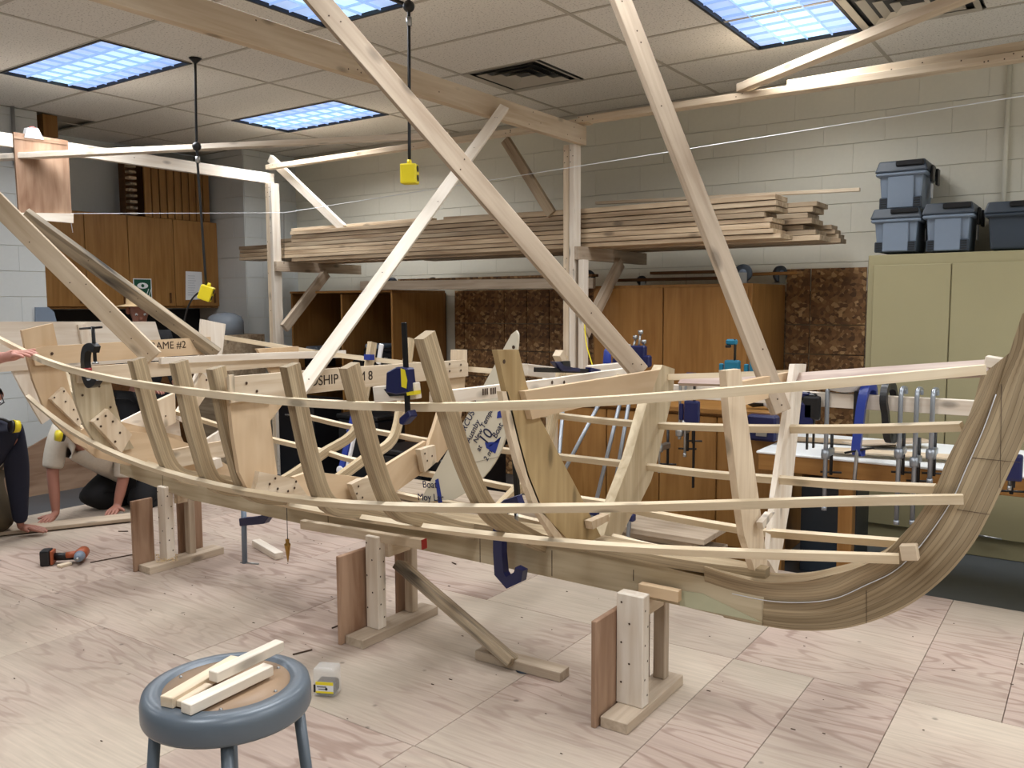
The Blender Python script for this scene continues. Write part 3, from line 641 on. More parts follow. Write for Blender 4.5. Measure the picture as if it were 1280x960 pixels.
# storage bins
def bin_(px0, px1, pt, pb, y, m, dark, lab, d=.5):
    a = U(px0, pb, Y=y); b = U(px1, pb, Y=y); zt_ = U(px0, pt, Y=y).z; zb = a.z
    t = thing('storage_bin', lab, 'bin', ((a.x+b.x)/2, y+.2, zb), 'lidded plastic bins on the steel cupboard')
    w_ = b.x-a.x; h = zt_-zb; x0, x1 = a.x, b.x
    bm = bmesh.new(); vs = abox(bm, (x0+.025, y+.015, zb), (x1-.025, y+d-.03, zb+h*.74))
    for v in vs:
        if v.co.z < zb+.01: v.co.x += .015 if v.co.x < (x0+x1)/2 else -.015; v.co.y += .015 if v.co.y < y+.2 else -.015
    bev(bm, .012, 2); obj('body', bm, m, t)
    if not dark:
        box('front_panel', (x0+w_*.25, y+.004, zb+.004), (x1-w_*.25, y+.02, zb+h*.68), m, t, bv=.008)
        for q in (0, 1):
            fx = x0+.03 if q == 0 else x1-.03-w_*.17
            f = box('corner_foot', (fx, y+.005, zb), (fx+w_*.17, y+.03, zb+h*.24), SLATE, t, bv=.005)
            for k in range(4): box('rib', (fx+.008, y+.002, zb+h*.04+k*h*.05), (fx+w_*.17-.008, y+.005, zb+h*.06+k*h*.05), DARK, f, bv=0)
    box('rim', (x0+.006, y-.004, zb+h*.68), (x1-.006, y+d, zb+h*.76), m, t, bv=.008)
    bm = bmesh.new(); vs = abox(bm, (x0, y-.008, zb+h*.76), (x1, y+d+.005, zb+h))
    for v in vs:
        if v.co.z > zb+h*.9: v.co.x += .02 if v.co.x < (x0+x1)/2 else -.02; v.co.y += .02 if v.co.y < y+.2 else -.02
    bev(bm, .01, 2); obj('lid', bm, SLATE, t)
    box('lid_grip', (x0+w_*.4, y-.012, zb+h*.87), (x0+w_*.92, y+.03, zb+h*.985), DARK, t, bv=.006)
    for k in (.25, .7):
        box('latch', (x1-.002, y+d*k, zb+h*.55), (x1+.014, y+d*k+.07, zb+h*.9), DARK, t, bv=.004)
    box('side_label', (x1-.012, y+d*.45, zb+h*.25), (x1-.006, y+d*.6, zb+h*.55), PAPER, t, bv=0) if not dark else None
bin_(1086, 1151, 262, 316, 5.72, GREYP, 0, 'grey bin with black lid, left end of the lower row on the cupboard', .42)
bin_(1150, 1217, 255, 315, 5.72, GREYP, 0, 'grey bin with black lid in the middle of the lower row', .42)
bin_(1092, 1158, 203, 262.5, 5.74, GREYP, 0, 'grey bin with black lid stacked on top of the others', .42)
bin_(1227, 1310, 253, 312, 5.74, SLATE, 1, 'dark slate bin with lid at the right edge of the cupboard', .44)
# ================= TABLE AND CLAMP RAIL =================
ZTB = .62
c0 = U(937, 567, Z=ZTB); c1 = U(975, 541, Z=ZTB); yt0, yt1 = max(c0.y, PYE+.01), 5.2

TBX = c0.x
tb = thing('work_table', 'brown-edged work table with white top behind the clamp rail', 'table', (-.5, 4.8, LOW))
box('table_top', (c0.x, yt0, ZTB-.012), (1.3, yt1, ZTB), WHT, tb); box('apron', (c0.x+.01, yt0+.01, ZTB-.1), (1.29, yt1-.01, ZTB-.013), OAK, tb)
for a, b in ((c0.x+.06, yt0+.05), (c0.x+.42, yt0+.02), (c0.x+.06, yt1-.1), (1.15, yt0+.05), (1.15, yt1-.1)):
    box('leg', (a, b, LOW), (a+.07, b+.07, ZTB-.1), OAK, tb, ax=2)
tag(box('crate_under_table', (c0.x+.12, 4.85, LOW), (c0.x+.42, 5.15, .4), SLATE), 'grey crate on the floor under the white table', 'crate')
for k, (a, b) in enumerate((((985, 548), (1120, 556)), ((1040, 565), (1200, 575)), ((1060, 560), (1160, 556)))):
    p, q = U(*a, Z=ZTB+.012), U(*b, Z=ZTB+.012)
    o = beam('thin_board', p+V((0, 0, .012*k)), q+V((0, 0, .012*k)), .12, .01, [LUMB, PINE, GREYW][k]); tag(o, ['thin brown board at back of the white table', 'pale thin board nearest the front of white table', 'grey thin board crossing the others on white table'][k], 'board')
rl = thing('clamp_rail', 'long pale timber rail carrying the hanging clamps behind the boat', 'rail', (-1.2, 4.3, .95))
YR = 4.3; za, zb_ = U(835, 478, Y=YR).z, U(1216, 503, Y=YR).z; zr = (za+zb_)/2-.035
beam('rail', (-2.75, YR, zr), (.6, YR, zr), .04, .07, WHITE, rl)
for x in (-2.72, -.05): box('leg', (x-.03, YR+.021, LOW if YR > PYE else 0), (x+.03, YR+.065, zr), PINE, rl, ax=2)

def railx(px, py=490): return U(px, py, Y=YR-.03).x
def zat(px, py, y=4.26): return U(px, py, Y=y).z
def bar_clamp(px, ytop, ybot, yjaw, m, lab, r=.0105, grp='clamps hung on the rail'):
    """F-shaped clamp: head hooked over the rail, round bar hanging, sliding jaw with screw"""
    x = railx(px); z1 = zr+.075; zb = zat(px, ybot); zj = zat(px, yjaw); y = YR-.04
    t = thing('bar_clamp', lab, 'clamp', (x, y, z1), grp)
    tubeo('bar', [(x, y, zb), (x, y, z1-.03), (x, y+.012, z1-.005), (x, y+.05, z1), (x, y+.1, z1-.005), (x, y+.115, z1-.03)], r, m, t)
    lathe('end_stop', [(r*1.3, 0), (r*1.3, .02)], m, t, (x, y, zb-.005), 12)
    j = box('sliding_jaw', (x-.014, y-.02, zj-.018), (x+.014, y+.12, zj+.018), m, t, bv=.006)
    lathe('jaw_collar', [(.02, -.022), (.022, 0), (.02, .022)], m, t, (x, y, zj), 14)
    tubeo('screw', [(x, y+.11, zj-.12), (x, y+.11, zj+.1)], .008, BLACKM, t)
    tubeo('handle', [(x-.05, y+.105, zj-.11), (x+.05, y+.115, zj-.105)], .005, BLACKM, t)
    return t
bar_clamp(1035, 487, 637, 568, GALV, 'long grey bar clamp beside the white bowl on the rail')
bar_clamp(1127, 488, 655, 567, GALV, 'grey bar clamp, first after the black C-clamp on the rail')
bar_clamp(1147, 488, 655, 578, GALV, 'grey bar clamp, second after the black C-clamp')
bar_clamp(1167, 488, 603, 568, GALV, 'grey bar clamp nearest the boat stem on the rail')
bar_clamp(851, 478, 548, 540, STEEL, 'bright steel bar clamp left of the navy quick clamp', r=.007)
bar_clamp(858, 478, 570, 530, STEEL, 'steel bar clamp directly left of the navy quick clamp', r=.007)
bar_clamp(826, 480, 590, 560, STEEL, 'steel bar clamp half hidden behind the pale frame upright', r=.006)
bar_clamp(1268, 505, 612, 590, STEEL, 'steel clamp showing right of the boat stem', r=.007)
def cclamp(name, lab, p, w, h, m, rad=.012, ang=0, tw=None, axis='Y', sc=1.0):
    """C frame with screw; p = top of the spine, frame opens towards +axis"""
    t = thing(name, lab, 'clamp', p); R3 = M.Rotation(ang, 3, 'Z')
    def q(a, z): return V(p)+R3 @ V((a, 0, z))
    pts = [q(w, 0), q(w*.55, h*.03), q(w*.15, -h*.02), q(0, -h*.14), q(0, -h*.5), q(0, -h*.82), q(w*.15, -h*.95), q(w*.5, -h), q(w, -h*.93)]
    sweep('frame', crom(pts, 5), (R3 @ V((0, 1, 0))), rad*1.3, rad*2.2, m, t)
    tubeo('screw', [q(w, h*.28), q(w, -h*.45)], rad*.55, BLACKM, t); lathe('swivel_pad', [(rad*1.1, 0), (rad*.7, .01)], STEEL, t, q(w, -h*.47), 12)
    tubeo('handle', [q(w*.3, h*.28), q(w*1.7, h*.28)], rad*.35, BLACKM, t)
    return t
x = railx(1106)
t = thing('c_clamp', 'large black C-clamp hooked over the rail', 'clamp', (x, YR, zr))
zt_, zb = zr+.075, zat(1106, 549); y = YR-.05
sweep('frame', crom([(x+.02, y+.15, zt_-.06), (x+.01, y+.14, zt_-.01), (x, y+.08, zt_+.01), (x, y+.02, zt_-.01), (x, y, zt_-.06), (x+.01, y, (zt_+zb)/2), (x+.02, y, zb+.03), (x+.03, y+.03, zb), (x+.04, y+.1, zb+.005), (x+.05, y+.14, zb+.02)], 5), (1, 0, 0), .03, .04, DARK, t)
# blue clamp on rail
x = railx(1082); zb = zat(1075, 563)
t = thing('c_clamp', 'bright blue clamp hanging on the rail by the bowl', 'clamp', (x, YR, zr))
sweep('frame', crom([(x+.01, YR+.07, zr-.02), (x+.01, YR+.06, zr+.06), (x, YR-.02, zr+.07), (x-.01, YR-.05, zr), (x-.02, YR-.05, (zr+zb)/2), (x-.03, YR-.04, zb), (x-.01, YR-.01, zb-.01)], 5), (1, 0, 0), .04, .035, BLUE, t)
box('back_plate', (x-.05, YR-.045, zb+.05), (x-.03, YR-.03, zr+.05), DARK, t)
tubeo('screw', [(x-.02, YR-.05, zb+.1), (x-.035, YR-.05, zat(1068, 608))], .009, STEEL, t); tubeo('handle', [(x-.08, YR-.06, zb-.015), (x+.05, YR-.045, zb+.02)], .005, BLACKM, t)
def quick(px, ytop, ybot, ybody, m, lab, yy=YR-.05):
    x = railx(px); z1, z0_, zh = zat(px, ytop, yy), zat(px, ybot, yy), zat(px, ybody, yy)
    t = thing('quick_clamp', lab, 'clamp', (x, yy, z1), 'trigger clamps hung on the rail')
    box('bar', (x-.004, yy-.009, z0_), (x+.004, yy+.009, z1), BLACKM, t, bv=0)
    bm = bmesh.new(); abox(bm, (x-.055, yy-.016, zh-.06), (x+.03, yy+.016, zh+.06)); bev(bm, .013, 2); b = obj('grip_body', bm, m, t)
    box('trigger', (x-.085, yy-.008, zh-.05), (x-.06, yy+.008, zh+.04), m, t, bv=.006)
    box('fixed_jaw', (x-.05, yy-.012, z1-.03), (x+.012, yy+.012, z1), m, t, bv=.008)
    box('pad', (x-.05, yy-.014, z1-.045), (x-.025, yy+.014, z1-.03), DARK, t)
quick(870, 466, 610, 515, NAVY, 'navy trigger clamp on the rail left of the frame upright')
quick(1012, 490, 562, 518, NAVY, 'black and navy trigger clamp right of the frame uprights')
quick(1020, 492, 560, 510, DARK, 'dark trigger clamp beside the navy one on the rail')
quick(911, 424, 475, 464, TEAL, 'teal trigger clamp standing up behind the frame upright', 4.35)
quick(943, 430, 480, 465, TEAL, 'teal trigger clamp standing by the long brace foot', 4.35)
quick(1274, 555, 610, 585, NAVY, 'navy trigger clamp at the right edge behind the stem')
c = U(1057, 486, Y=YR+.02)
bw = lathe('bowl', [(.004, -.075), (.08, -.06), (.13, 0), (.135, .004), (.125, .004), (.0, -.05)], WHT, None, (c.x, YR+.02, zr+.11)); tag(bw, 'white half-round plastic bowl resting on the clamp rail', 'bowl')
# pipe clamps leaning on the rail
for k, (a, b, lab) in enumerate((((775, 455), (694, 610), 'pipe clamp leaning furthest over to the left'), ((789, 446), (737, 660), 'second leaning pipe clamp from the left'), ((797, 440), (758, 670), 'third leaning pipe clamp from the left'), ((803, 452), (786, 660), 'most upright leaning pipe clamp, beside the frame upright'), ((706, 480), (694, 640), 'blue-grey pipe clamp upright beside the timber post'))):
    p, q = U(*a, Y=4.22), U(*b, Y=4.0)
    if q.z > .02: q = p+(q-p)*((p.z-.0)/(p.z-q.z))
    t = thing('pipe_clamp', 'grey ' + lab, 'clamp', q, 'pipe clamps leaning on the rail'); d = (p-q).normalized()
    tubeo('pipe', [q, p], .0115, GALV, t)
    box('head', p-V((.04, .02, .03)), p+V((.05, .02, .035)), NAVY, t, bv=.008)
    tubeo('screw', [p+d*.02, p+d*.11], .006, STEEL, t); lathe('knob', [(.014, 0), (.014, .02)], STEEL, t, p+d*.1, 12)
    m_ = q+d*.28; box('slider', m_-V((.045, .018, .02)), m_+V((.03, .018, .02)), NAVY, t, bv=.006)
# low oak counter in front of the oak cabinet
lc = thing('low_counter', 'low oak counter unit with doors behind the clamp rail', 'counter', (-2.2, 4.9, LOW))
zc = U(960, 515, Y=4.75).z; c0x = TBX
xcr = U(975, 520, Y=4.75).x
box('counter_top', (-2.88, 4.72, zc-.03), (min(xcr+.05, c0x-.02), 5.44, zc), OAK, lc)
box('body', (-2.86, 4.76, LOW), (min(xcr, c0x-.04), 5.42, zc-.03), OAK, lc, ax=2)
for k in range(4):
    a = -2.93+k*(xcr+2.93)/4; d = box('door', (a+.004, 4.745, LOW+.1), (a+(xcr+2.93)/4-.004, 4.759, zc-.05), OAK, lc, ax=2)
t = thing('spray_bottle', 'white squeeze bottle with black nozzle lying on the low counter', 'bottle', U(950, 512, Y=4.7)); c = U(955, 507, Y=4.85); c.z = zc+.04
bm = bmesh.new(); tube(bm, [c+V((-.0, 0, 0)), c+V((.03, 0, 0)), c+V((.2, .05, 0))], [.02, .036, .036], 14); obj('bottle', bm, PAPER, t, smooth=True)
bm = bmesh.new(); tube(bm, [c+V((-.11, -.02, 0)), c+V((-.06, -.012, 0)), c+V((0, 0, 0))], [.006, .03, .022], 14); obj('nozzle', bm, DARK, t, smooth=True)
a, b = U(936, 517, Y=4.7), U(972, 552, Y=4.7)
t = thing('tool_case', 'navy plastic tool case hanging below the counter edge', 'case', (a+b)/2); box('body', (a.x, 4.66, b.z), (b.x, 4.74, a.z), NAVY, t, bv=.012)
box('latch', (a.x+.06, 4.65, b.z+.03), (a.x+.12, 4.66, b.z+.06), STEEL, t, bv=0)
# clutter behind: yellow cord, driver, dark lumber on deck
t = tag(tubeo('yellow_cord', crom([U(730, 395, Y=5.03), U(733, 430, Y=4.9), U(741, 460, Y=4.7), U(745, 500, Y=4.6)]), .004, YEL), 'thin yellow cord hanging from the timber post', 'cord')
c = U(759, 450, Y=4.3); t = thing('screwdriver', 'screwdriver with fat blue handle standing behind the boat', 'screwdriver', c)
lathe('handle', [(.008, -.1), (.022, -.09), (.024, -.02), (.02, .05), (.01, .07)], BLUE, t, c, 16); tubeo('shaft', [c+V((0, 0, .07)), c+V((0, 0, .13))], .004, STEEL, t)
bx_ = [((790, 650), (890, 685), 'grey weathered board lying on the deck, topmost of its pile'), ((770, 660), (880, 695), 'grey weathered board under the topmost one on deck')]
for k in range(6):
    o = box('deck_board', (-3.9+.1*(k % 3), 4.04+.03*(k % 2), .0+.035*(5-k)), (-1.62-.07*(k % 3), 4.38, .032+.035*(5-k)), GREYW); tag(o, ['top', 'second', 'third', 'fourth', 'fifth', 'bottom'][k]+' grey board of the small pile on deck behind the hull', 'board', 'grey boards piled on the deck')
for k in range(3):
    o = box('deck_board', (-5.3+.1*k, 3.9+.14*k, .0), (-4.0+.02*k, 4.02+.14*k, .03+.002*k), LUMB); tag(o, ['front', 'middle', 'rear'][k]+' brown board lying flat on the deck far behind the hull', 'board', 'brown boards flat on the deck')
# dark clutter under the rack behind the hull
for k, (x, y0, lab) in enumerate(((-4.2, 4.6, 'black equipment case on the floor behind the template board'), (-3.75, 4.7, 'black plastic crate on the floor behind the hull middle'), (-5.0, 5.0, 'black machine box on the floor below the open cabinet'), (-5.75, 5.0, 'black box on the floor beside the left post'))):
    t = thing('equipment_case', lab, 'case', (x, y0, LOW)); box('body', (x-.25, y0, LOW), (x+.2, y0+.35, .3+.08*k), DARK, t, bv=.015); box('lid', (x-.26, y0-.01, .3+.08*k), (x+.21, y0+.36, .34+.08*k), BLACKM, t, bv=.01)
    tubeo('handle', [(x-.1, y0-.012, .2+.08*k), (x-.1, y0-.04, .21+.08*k), (x+.06, y0-.04, .21+.08*k), (x+.06, y0-.012, .2+.08*k)], .008, STEEL, t)
bl = lathe('round_tub', [(.11, 0), (.13, .12), (.12, .17), (.02, .2)], GREYP, None, (U(662, 600, Y=3.8).x, 3.8, 0), 24); tag(bl, 'pale grey round tub on the deck behind the hull', 'tub')
t = thing('level', 'blue and white spirit level leaning behind the hull', 'level', U(425, 600, Y=4.0))
beam('body', U(424, 600, Y=4.0), U(447, 500, Y=4.1), .02, .05, BLUE, t, upv=(1, 0, 0)); beam('edge_strip', U(430, 603, Y=3.99), U(452, 505, Y=4.09), .021, .02, PAPER, t, upv=(1, 0, 0)); 
lathe('vial_ring', [(.02, -.004), (.03, -.004), (.03, .004), (.02, .004)], PAPER, t, U(425, 588, Y=3.97), 16, rot=M.Rotation(pi/2, 3, 'X'))
o = beam('prop_stick', U(371, 505, Y=3.8), U(403, 600, Y=3.6), .03, .03, WHITE); tag(o, 'white slanting stick behind the midship frame', 'stick')
for o in list(GA.children):
    if o.name.startswith(('beam', 'post', 'stringer')) and not o.name.startswith('post_block'):
        L = max(v.co.x for v in o.data.vertices); mw = BASE[o.name]; yy = max(v.co.y for v in o.data.vertices); zz = max(v.co.z for v in o.data.vertices)
        for sgn in (1, -1):
            n_ = mw.to_3x3() @ V((0, sgn, 0))
            if n_.x > .3 or n_.y < -.3:
                screws('screw_heads', [mw @ V((random.uniform(-L, L), sgn*(yy+.0005), random.uniform(-.7, .7)*zz)) for _ in range(int(5*L))]+[mw @ V((L*sg*(1-.03*k), sgn*(yy+.0005), zz*(.5-(k % 2)))) for sg in (-1, 1) for k in range(1, 4)], n_, o, .004)
# ================= THE BOAT SKELETON =================
Y0 = 2.68
TX = [-6.1, -5.6, -5.2, -4.9, -4.6, -4.3, -4.0, -3.7, -3.4, -3.1, -2.8, -2.5, -2.2, -1.9, -1.6, -1.3, -1.0, -.7, -.4, -.24]
SB = [.03, .27, .42, .51, .575, .635, .69, .725, .742, .745, .735, .72, .70, .68, .64, .565, .455, .325, .185, .05]
SZ = [1.36, 1.32, 1.29, 1.26, 1.228, 1.192, 1.155, 1.125, 1.105, 1.09, 1.078, 1.071, 1.069, 1.072, 1.084, 1.108, 1.137, 1.171, 1.205, 1.222]
MB = [.0, .12, .26, .37, .46, .52, .575, .612, .632, .645, .647, .633, .595, .535, .455, .355, .255, .16, .06, .04]
MZ = [1.2, 1.13, 1.05, .985, .925, .87, .817, .772, .739, .718, .703, .696, .700, .716, .738, .761, .787, .818, .853, .86]
LB_ = [0, 0, .06, .1, .16, .23, .29, .34, .375, .395, .405, .40, .377, .341, .297, .236, .173, .108, .05, .04]
LZ = [.8, .8, .76, .74, .72, .69, .665, .64, .62, .606, .60, .596, .594, .595, .598, .604, .62, .648, .67, .68]
def itp(T, x):
    if x <= TX[0]: return T[0]
    for a in range(len(TX)-1):
        if TX[a] <= x <= TX[a+1]:
            t = (x-TX[a])/(TX[a+1]-TX[a]); return T[a]+(T[a+1]-T[a])*t
    return T[-1]
BT = thing('wooden_boat', 'unfinished wooden boat skeleton with ribs, moulds and curved laminated stem', 'boat', (-3.1, Y0, .38))
def xs(a, b, n=26): return [a+(b-a)*k/n for k in range(n+1)]
def ribband(name, B, Z, side, x0, x1, h=.026, th=.019, m=PINEUV, dz=0, out=.012, tail=None):
    P = []
    for x in xs(x0, x1): P.append(V((x, Y0+side*(itp(B, x)+out), itp(Z, x)+dz)))
    # smooth
    for _ in range(3): P = [P[0]]+[(P[i-1]+P[i]*2+P[i+1])/4 for i in range(1, len(P)-1)]+[P[-1]]
    N_ = []
    for i, p in enumerate(P):
        t = (P[min(i+1, len(P)-1)]-P[max(i-1, 0)]).normalized(); n = t.cross(V((0, 0, 1))).normalized()
        tilt = {'SB': .12, 'MB': .5, 'LB': 1.1}[name]
        f = min(1, max(.15, (itp(B, p.x))/.5)); n = n*cos(tilt*f) + V((0, 0, -1))*side*-sin(tilt*f)*(-1 if True else 1)*(side*side)*(1 if n.y*side > 0 else -1)*side
        if n.y*side < 0: n = -n
        N_.append(n)
    if tail: P.append(tail); N_.append(N_[-1])
    return sweep('ribband', P, N_, th, h, m, BT, origin=P[len(P)//2])
# near side
ribband('SB', SB, SZ, -1, -5.9, -.26)
ribband('MB', MB, MZ, -1, -4.62, -.30)
ribband('LB', LB_, LZ, -1, -5.2, -.455)
# far side
ribband('SB', SB, SZ, 1, -4.45, -.9)
FB = [.06, .24, .38, .47, .535, .60, .655, .70, .72, .73, .728, .712, .688, .655, .60, .515, .40, .27, .12, .02]
FZ = [1.3, 1.25, 1.2, 1.13, 1.08, 1.04, 1.0, .965, .94, .92, .905, .895, .893, .90, .92, .945, .975, 1.0, 1.02, 1.03]
def far(px, Bt, h=.03):
    """far-side ribband: the pixel trace meets the hull side at the section's half breadth"""
    P = []
    for x, y, X in px:
        P.append(U(x, y, X=X))
    return P
def farband(pts, h=.026, th=.018, m=PINEUV):
    # pts: pixel x,y and half breadth -> real point on plane Y = Y0+b
    P = crom([U(x, y, Y=Y0+b) for x, y, b in pts], 5)
    sweep('ribband', P, (0, 1, .35), th, h, m, BT, origin=P[len(P)//2])
farband([(560, 502, .71), (640, 512, .70), (699, 520, .66), (795, 530, .56), (880, 534, .46), (980, 536, .33), (1080, 536, .2), (1203, 533, .04)])
farband([(369, 517, .62), (431, 532, .64), (496, 544, .645), (534, 551, .645), (621, 562, .61), (691, 570, .55), (780, 580, .46), (880, 592, .33), (967, 599, .22), (1060, 606, .12), (1170, 611, .04)])
farband([(200, 510, .22), (236, 520, .26), (278, 533, .31), (338, 549, .36), (406, 565, .39), (440, 575, .40), (520, 590, .405), (594, 601, .395), (635, 609, .38), (717, 623, .33), (762, 630, .3), (814, 642, .25), (927, 662, .17), (975, 667, .13), (1126, 679, .045)])
farband([(420, 604, .2), (487, 616, .22), (525, 624, .22), (576, 632, .21), (630, 643, .2), (676, 654, .17), (766, 672, .13), (800, 681, .1), (895, 703, .05)])
# sheer plank on the far bow, its inner face turned up to the camera
P = [U(x, y, Y=Y0+b) for x, y, b in ((850, 478, .54), (950, 477, .44), (1050, 471, .32), (1150, 465, .17), (1258, 459, .0))]
P = crom(P, 6); n = len(P)
sweep('sheer_plank', P, [V((0, -.55-.25*i/n, .75)).normalized() for i in range(n)], .014, [.025+.035*min(1, i/8) for i in range(n)], PINKW, BT, origin=P[n//2])
# keel and keelson
YN = Y0-.035
def kp(x, y): return U(x, y, Y=YN)
kb = [kp(*p) for p in ((150, 592), (203, 612), (240, 625), (410, 662), (530, 688), (690, 722), (850, 757), (953, 782))]
kt = [kp(*p) for p in ((955, 738), (860, 716), (760, 690), (690, 681), (600, 664), (515, 652), (400, 632), (300, 610), (200, 586), (150, 573))]
poly('keel', [V((p.x, Y0, p.z)) for p in kb+kt], (0, 1, 0), .07, KEELM, BT, grain=(1, 0, 0))
ks = [kp(*p) for p in ((330, 612), (515, 650), (690, 680), (860, 712), (955, 728))]
P = crom([V((p.x, Y0, p.z+.02)) for p in ks], 5); sweep('keelson', P, (0, 1, 0), [.12 if i < 14 else .12-.075*(i-14)/6 for i in range(21)], .035, RIBM, BT, origin=P[10])
for a, b in (((203, 588), (203, 612)), ((600, 668), (600, 703)), ((690, 688), (690, 720)), ((410, 640), (410, 660)), ((792, 712), (792, 726))):
    p, q = kp(*a), kp(*b); box('scarf_line', (p.x-.0012, YN-.0012, q.z), (p.x+.0012, YN-.0002, p.z), HOLE, BT, bv=0)
poly('splice_plate', [U(*p, Y=YN-.002) for p in ((850, 738), (878, 742), (952, 778), (850, 757))], (0, 1, 0), .002, mat('filler_patch', (176, 176, 148), .5), BT, grain=(1, 0, 0))
# bow stem: outer laminated piece and bevelled inner apron
outer = [(905, 772), (953, 782), (998, 788), (1044, 787), (1083, 779), (1122, 764), (1155, 744), (1188, 715), (1217, 679), (1237, 643), (1257, 600), (1282, 545), (1300, 490), (1318, 410), (1326, 370)]
rabb = [(880, 731), (915, 742), (960, 751), (1004, 753), (1044, 748), (1083, 731), (1116, 715), (1142, 692), (1168, 659), (1191, 623), (1208, 585), (1229, 537), (1245, 493), (1262, 440), (1278, 392)]
inner = [(880, 708), (915, 719), (955, 728), (1000, 727), (1035, 720), (1068, 711), (1100, 696), (1123, 674), (1149, 643), (1170, 608), (1183, 576), (1202, 538), (1215, 509), (1226, 470), (1230, 455)]
def lam(name, A, B_, hwA, hwB, m, k=6, yo=0):
    """loft between two traced curves in the keel plane, half widths at each curve"""
    a = crom([V((U(*p, Y=Y0-hwA).x, 0, U(*p, Y=Y0-hwA).z)) for p in A], k); b = crom([V((U(*p, Y=Y0-hwB).x, 0, U(*p, Y=Y0-hwB).z)) for p in B_], k)
    n = len(a); bm = bmesh.new(); uvl = bm.loops.layers.uv.new('UVMap'); org = V((a[n//2].x, Y0, a[n//2].z)); R_ = []; s = 0; S = [0]
    for i in range(n):
        if i: s += (a[i]-a[i-1]).length; S.append(s)
        R_.append([bm.verts.new(V((p.x, Y0+y, p.z))-org) for p, y in ((a[i], -hwA), (b[i], -hwB), (b[i], hwB), (a[i], hwA))])
    W = [(a[i]-b[i]).length for i in range(n)]
    for i in range(n-1):
        for e in range(4):
            f = bm.faces.new((R_[i][e], R_[i+1][e], R_[i+1][(e+1) % 4], R_[i][(e+1) % 4]))
            for l, (ii, kk) in zip(f.loops, ((i, e), (i+1, e), (i+1, (e+1) % 4), (i, (e+1) % 4))):
                v = {0: 0, 1: W[ii], 2: W[ii], 3: 0}[kk] if e in (0, 2) else (-1 if kk in (0, 1) else 1)*(hwA if e == 3 else hwB)
                l[uvl].uv = (S[ii]+e*.8, v+.5+e*.2)
    bm.faces.new(R_[0][::-1]); bm.faces.new(R_[-1]); return obj(name, bm, m, BT, M.Translation(org))
lam('stem', outer, rabb, .03, .034, STEMM)
lam('stem_apron', [(x+1, y) for x, y in rabb[:-1]], inner[:-1], .030, .058, RIBM)
sr = [U(x, y, Y=Y0-.036) for x, y in rabb]; tubeo('rabbet_edge', crom(sr[1:13], 5), .0016, PAPER, BT, 5)
for p0, p1 in (((953, 752), (953, 782)), ((1083, 738), (1083, 779)), ((1212, 572), (1275, 578)), ((1196, 637), (1237, 643)), ((1252, 480), (1250, 610))):
    a, b = U(*p0, Y=Y0-.0345), U(*p1, Y=Y0-.0345); tubeo('pencil_line', [a, b], .0008, HOLE, BT, 4)
# stern post, a mirrored curve at the far left
so = [U(*p, Y=Y0) for p in ((215, 598), (186, 578), (152, 553), (118, 523), (88, 490), (62, 452), (42, 415))]
sweep('stern_post', crom(so, 6), (0, 1, 0), .065, [.03+.06*min(1, i/8) for i in range(37)], KEELM, BT, origin=so[3])
# end blocks of the ribbands on the stem
e = U(1137, 690, Y=Y0-.075); beam('ribband_block', e-V((.022, .0, .004)), e+V((.022, .0, .004)), .03, .045, PINE, BT)
e = U(1226, 454, Y=Y0-.02); beam('sheer_block', U(1232, 451, Y=Y0), U(1262, 456, Y=Y0), .06, .03, WHITE, BT)
# notch chips under the low ribband
for x in (330, 515, 591, 705, 757):
    q = U(x, {330: 622, 515: 657, 591: 668, 705: 682, 757: 688}[x], Y=Y0-.3 if x != 330 else Y0-.2)
# ribs
def section(X, side, ext, inn=.03, low=.045, zk=None):
    zk = zk if zk is not None else max(.5, itp(LZ, X)-.09)
    inn = .045 if ext > .2 else inn
    b3, b2, b1 = itp(LB_, X)-inn*.5, itp(MB, X)-inn*.8, itp(SB, X)-inn
    z3, z2, z1 = itp(LZ, X)+inn*.8, itp(MZ, X)+inn*.6, itp(SZ, X)
    top = V((0, b1, z1)); d = (top-V((0, b2, z2))).normalized()
    lean = .85; d = V((0, d.y*lean, d.z)).normalized()
    pts = [V((0, low, zk)), V((0, b3*.5, zk+(z3-zk)*.38)), V((0, b3, z3)), V((0, b2-.035, z2-.035)), V((0, b2+(b1-b2)*.45, z2+(z1-z2)*.4)), top, top+d*(ext*.5)+V((0, .0, 0)), top+d*ext]
    return [V((X, Y0+side*p.y, p.z)) for p in pts]
def rib(X, side, ext, m, wd=.052, sd=.036):
    P = crom(section(X, side, ext), 6)
    return sweep('rib', P, (1, 0, 0), sd, wd, m, BT, origin=P[len(P)//2])
for X, e in ((-3.17, .10), (-2.90, .11), (-2.69, .10), (-2.30, .13), (-2.02, .14), (-1.69, .25)): rib(X, -1, e, RIBM, .06, .038)
for X, e in ((-3.30, .10), (-3.03, .14), (-2.05, .1)): rib(X, 1, e, RIBF, .045, .03)
# ---- moulds: flat boards standing across the keel ----
def mould(X, near, m=PLYT, th=.02):
    return PX('mould', near, X, th, m, BT)
def part(mo, name, px, X, m=PLYT, th=.02, off=0, grain=None):
    o = poly(name, [U(a, b, X=X+off) for a, b in px], (1, 0, 0), th, m, mo, grain or (0, 0, 1)); return o
G1 = (0, 1, 0)
def bolts(mo, X, pts, r=.005): screws('screw_heads', [U(a, b, X=X) for a, b in pts], (1, 0, 0), mo, r)
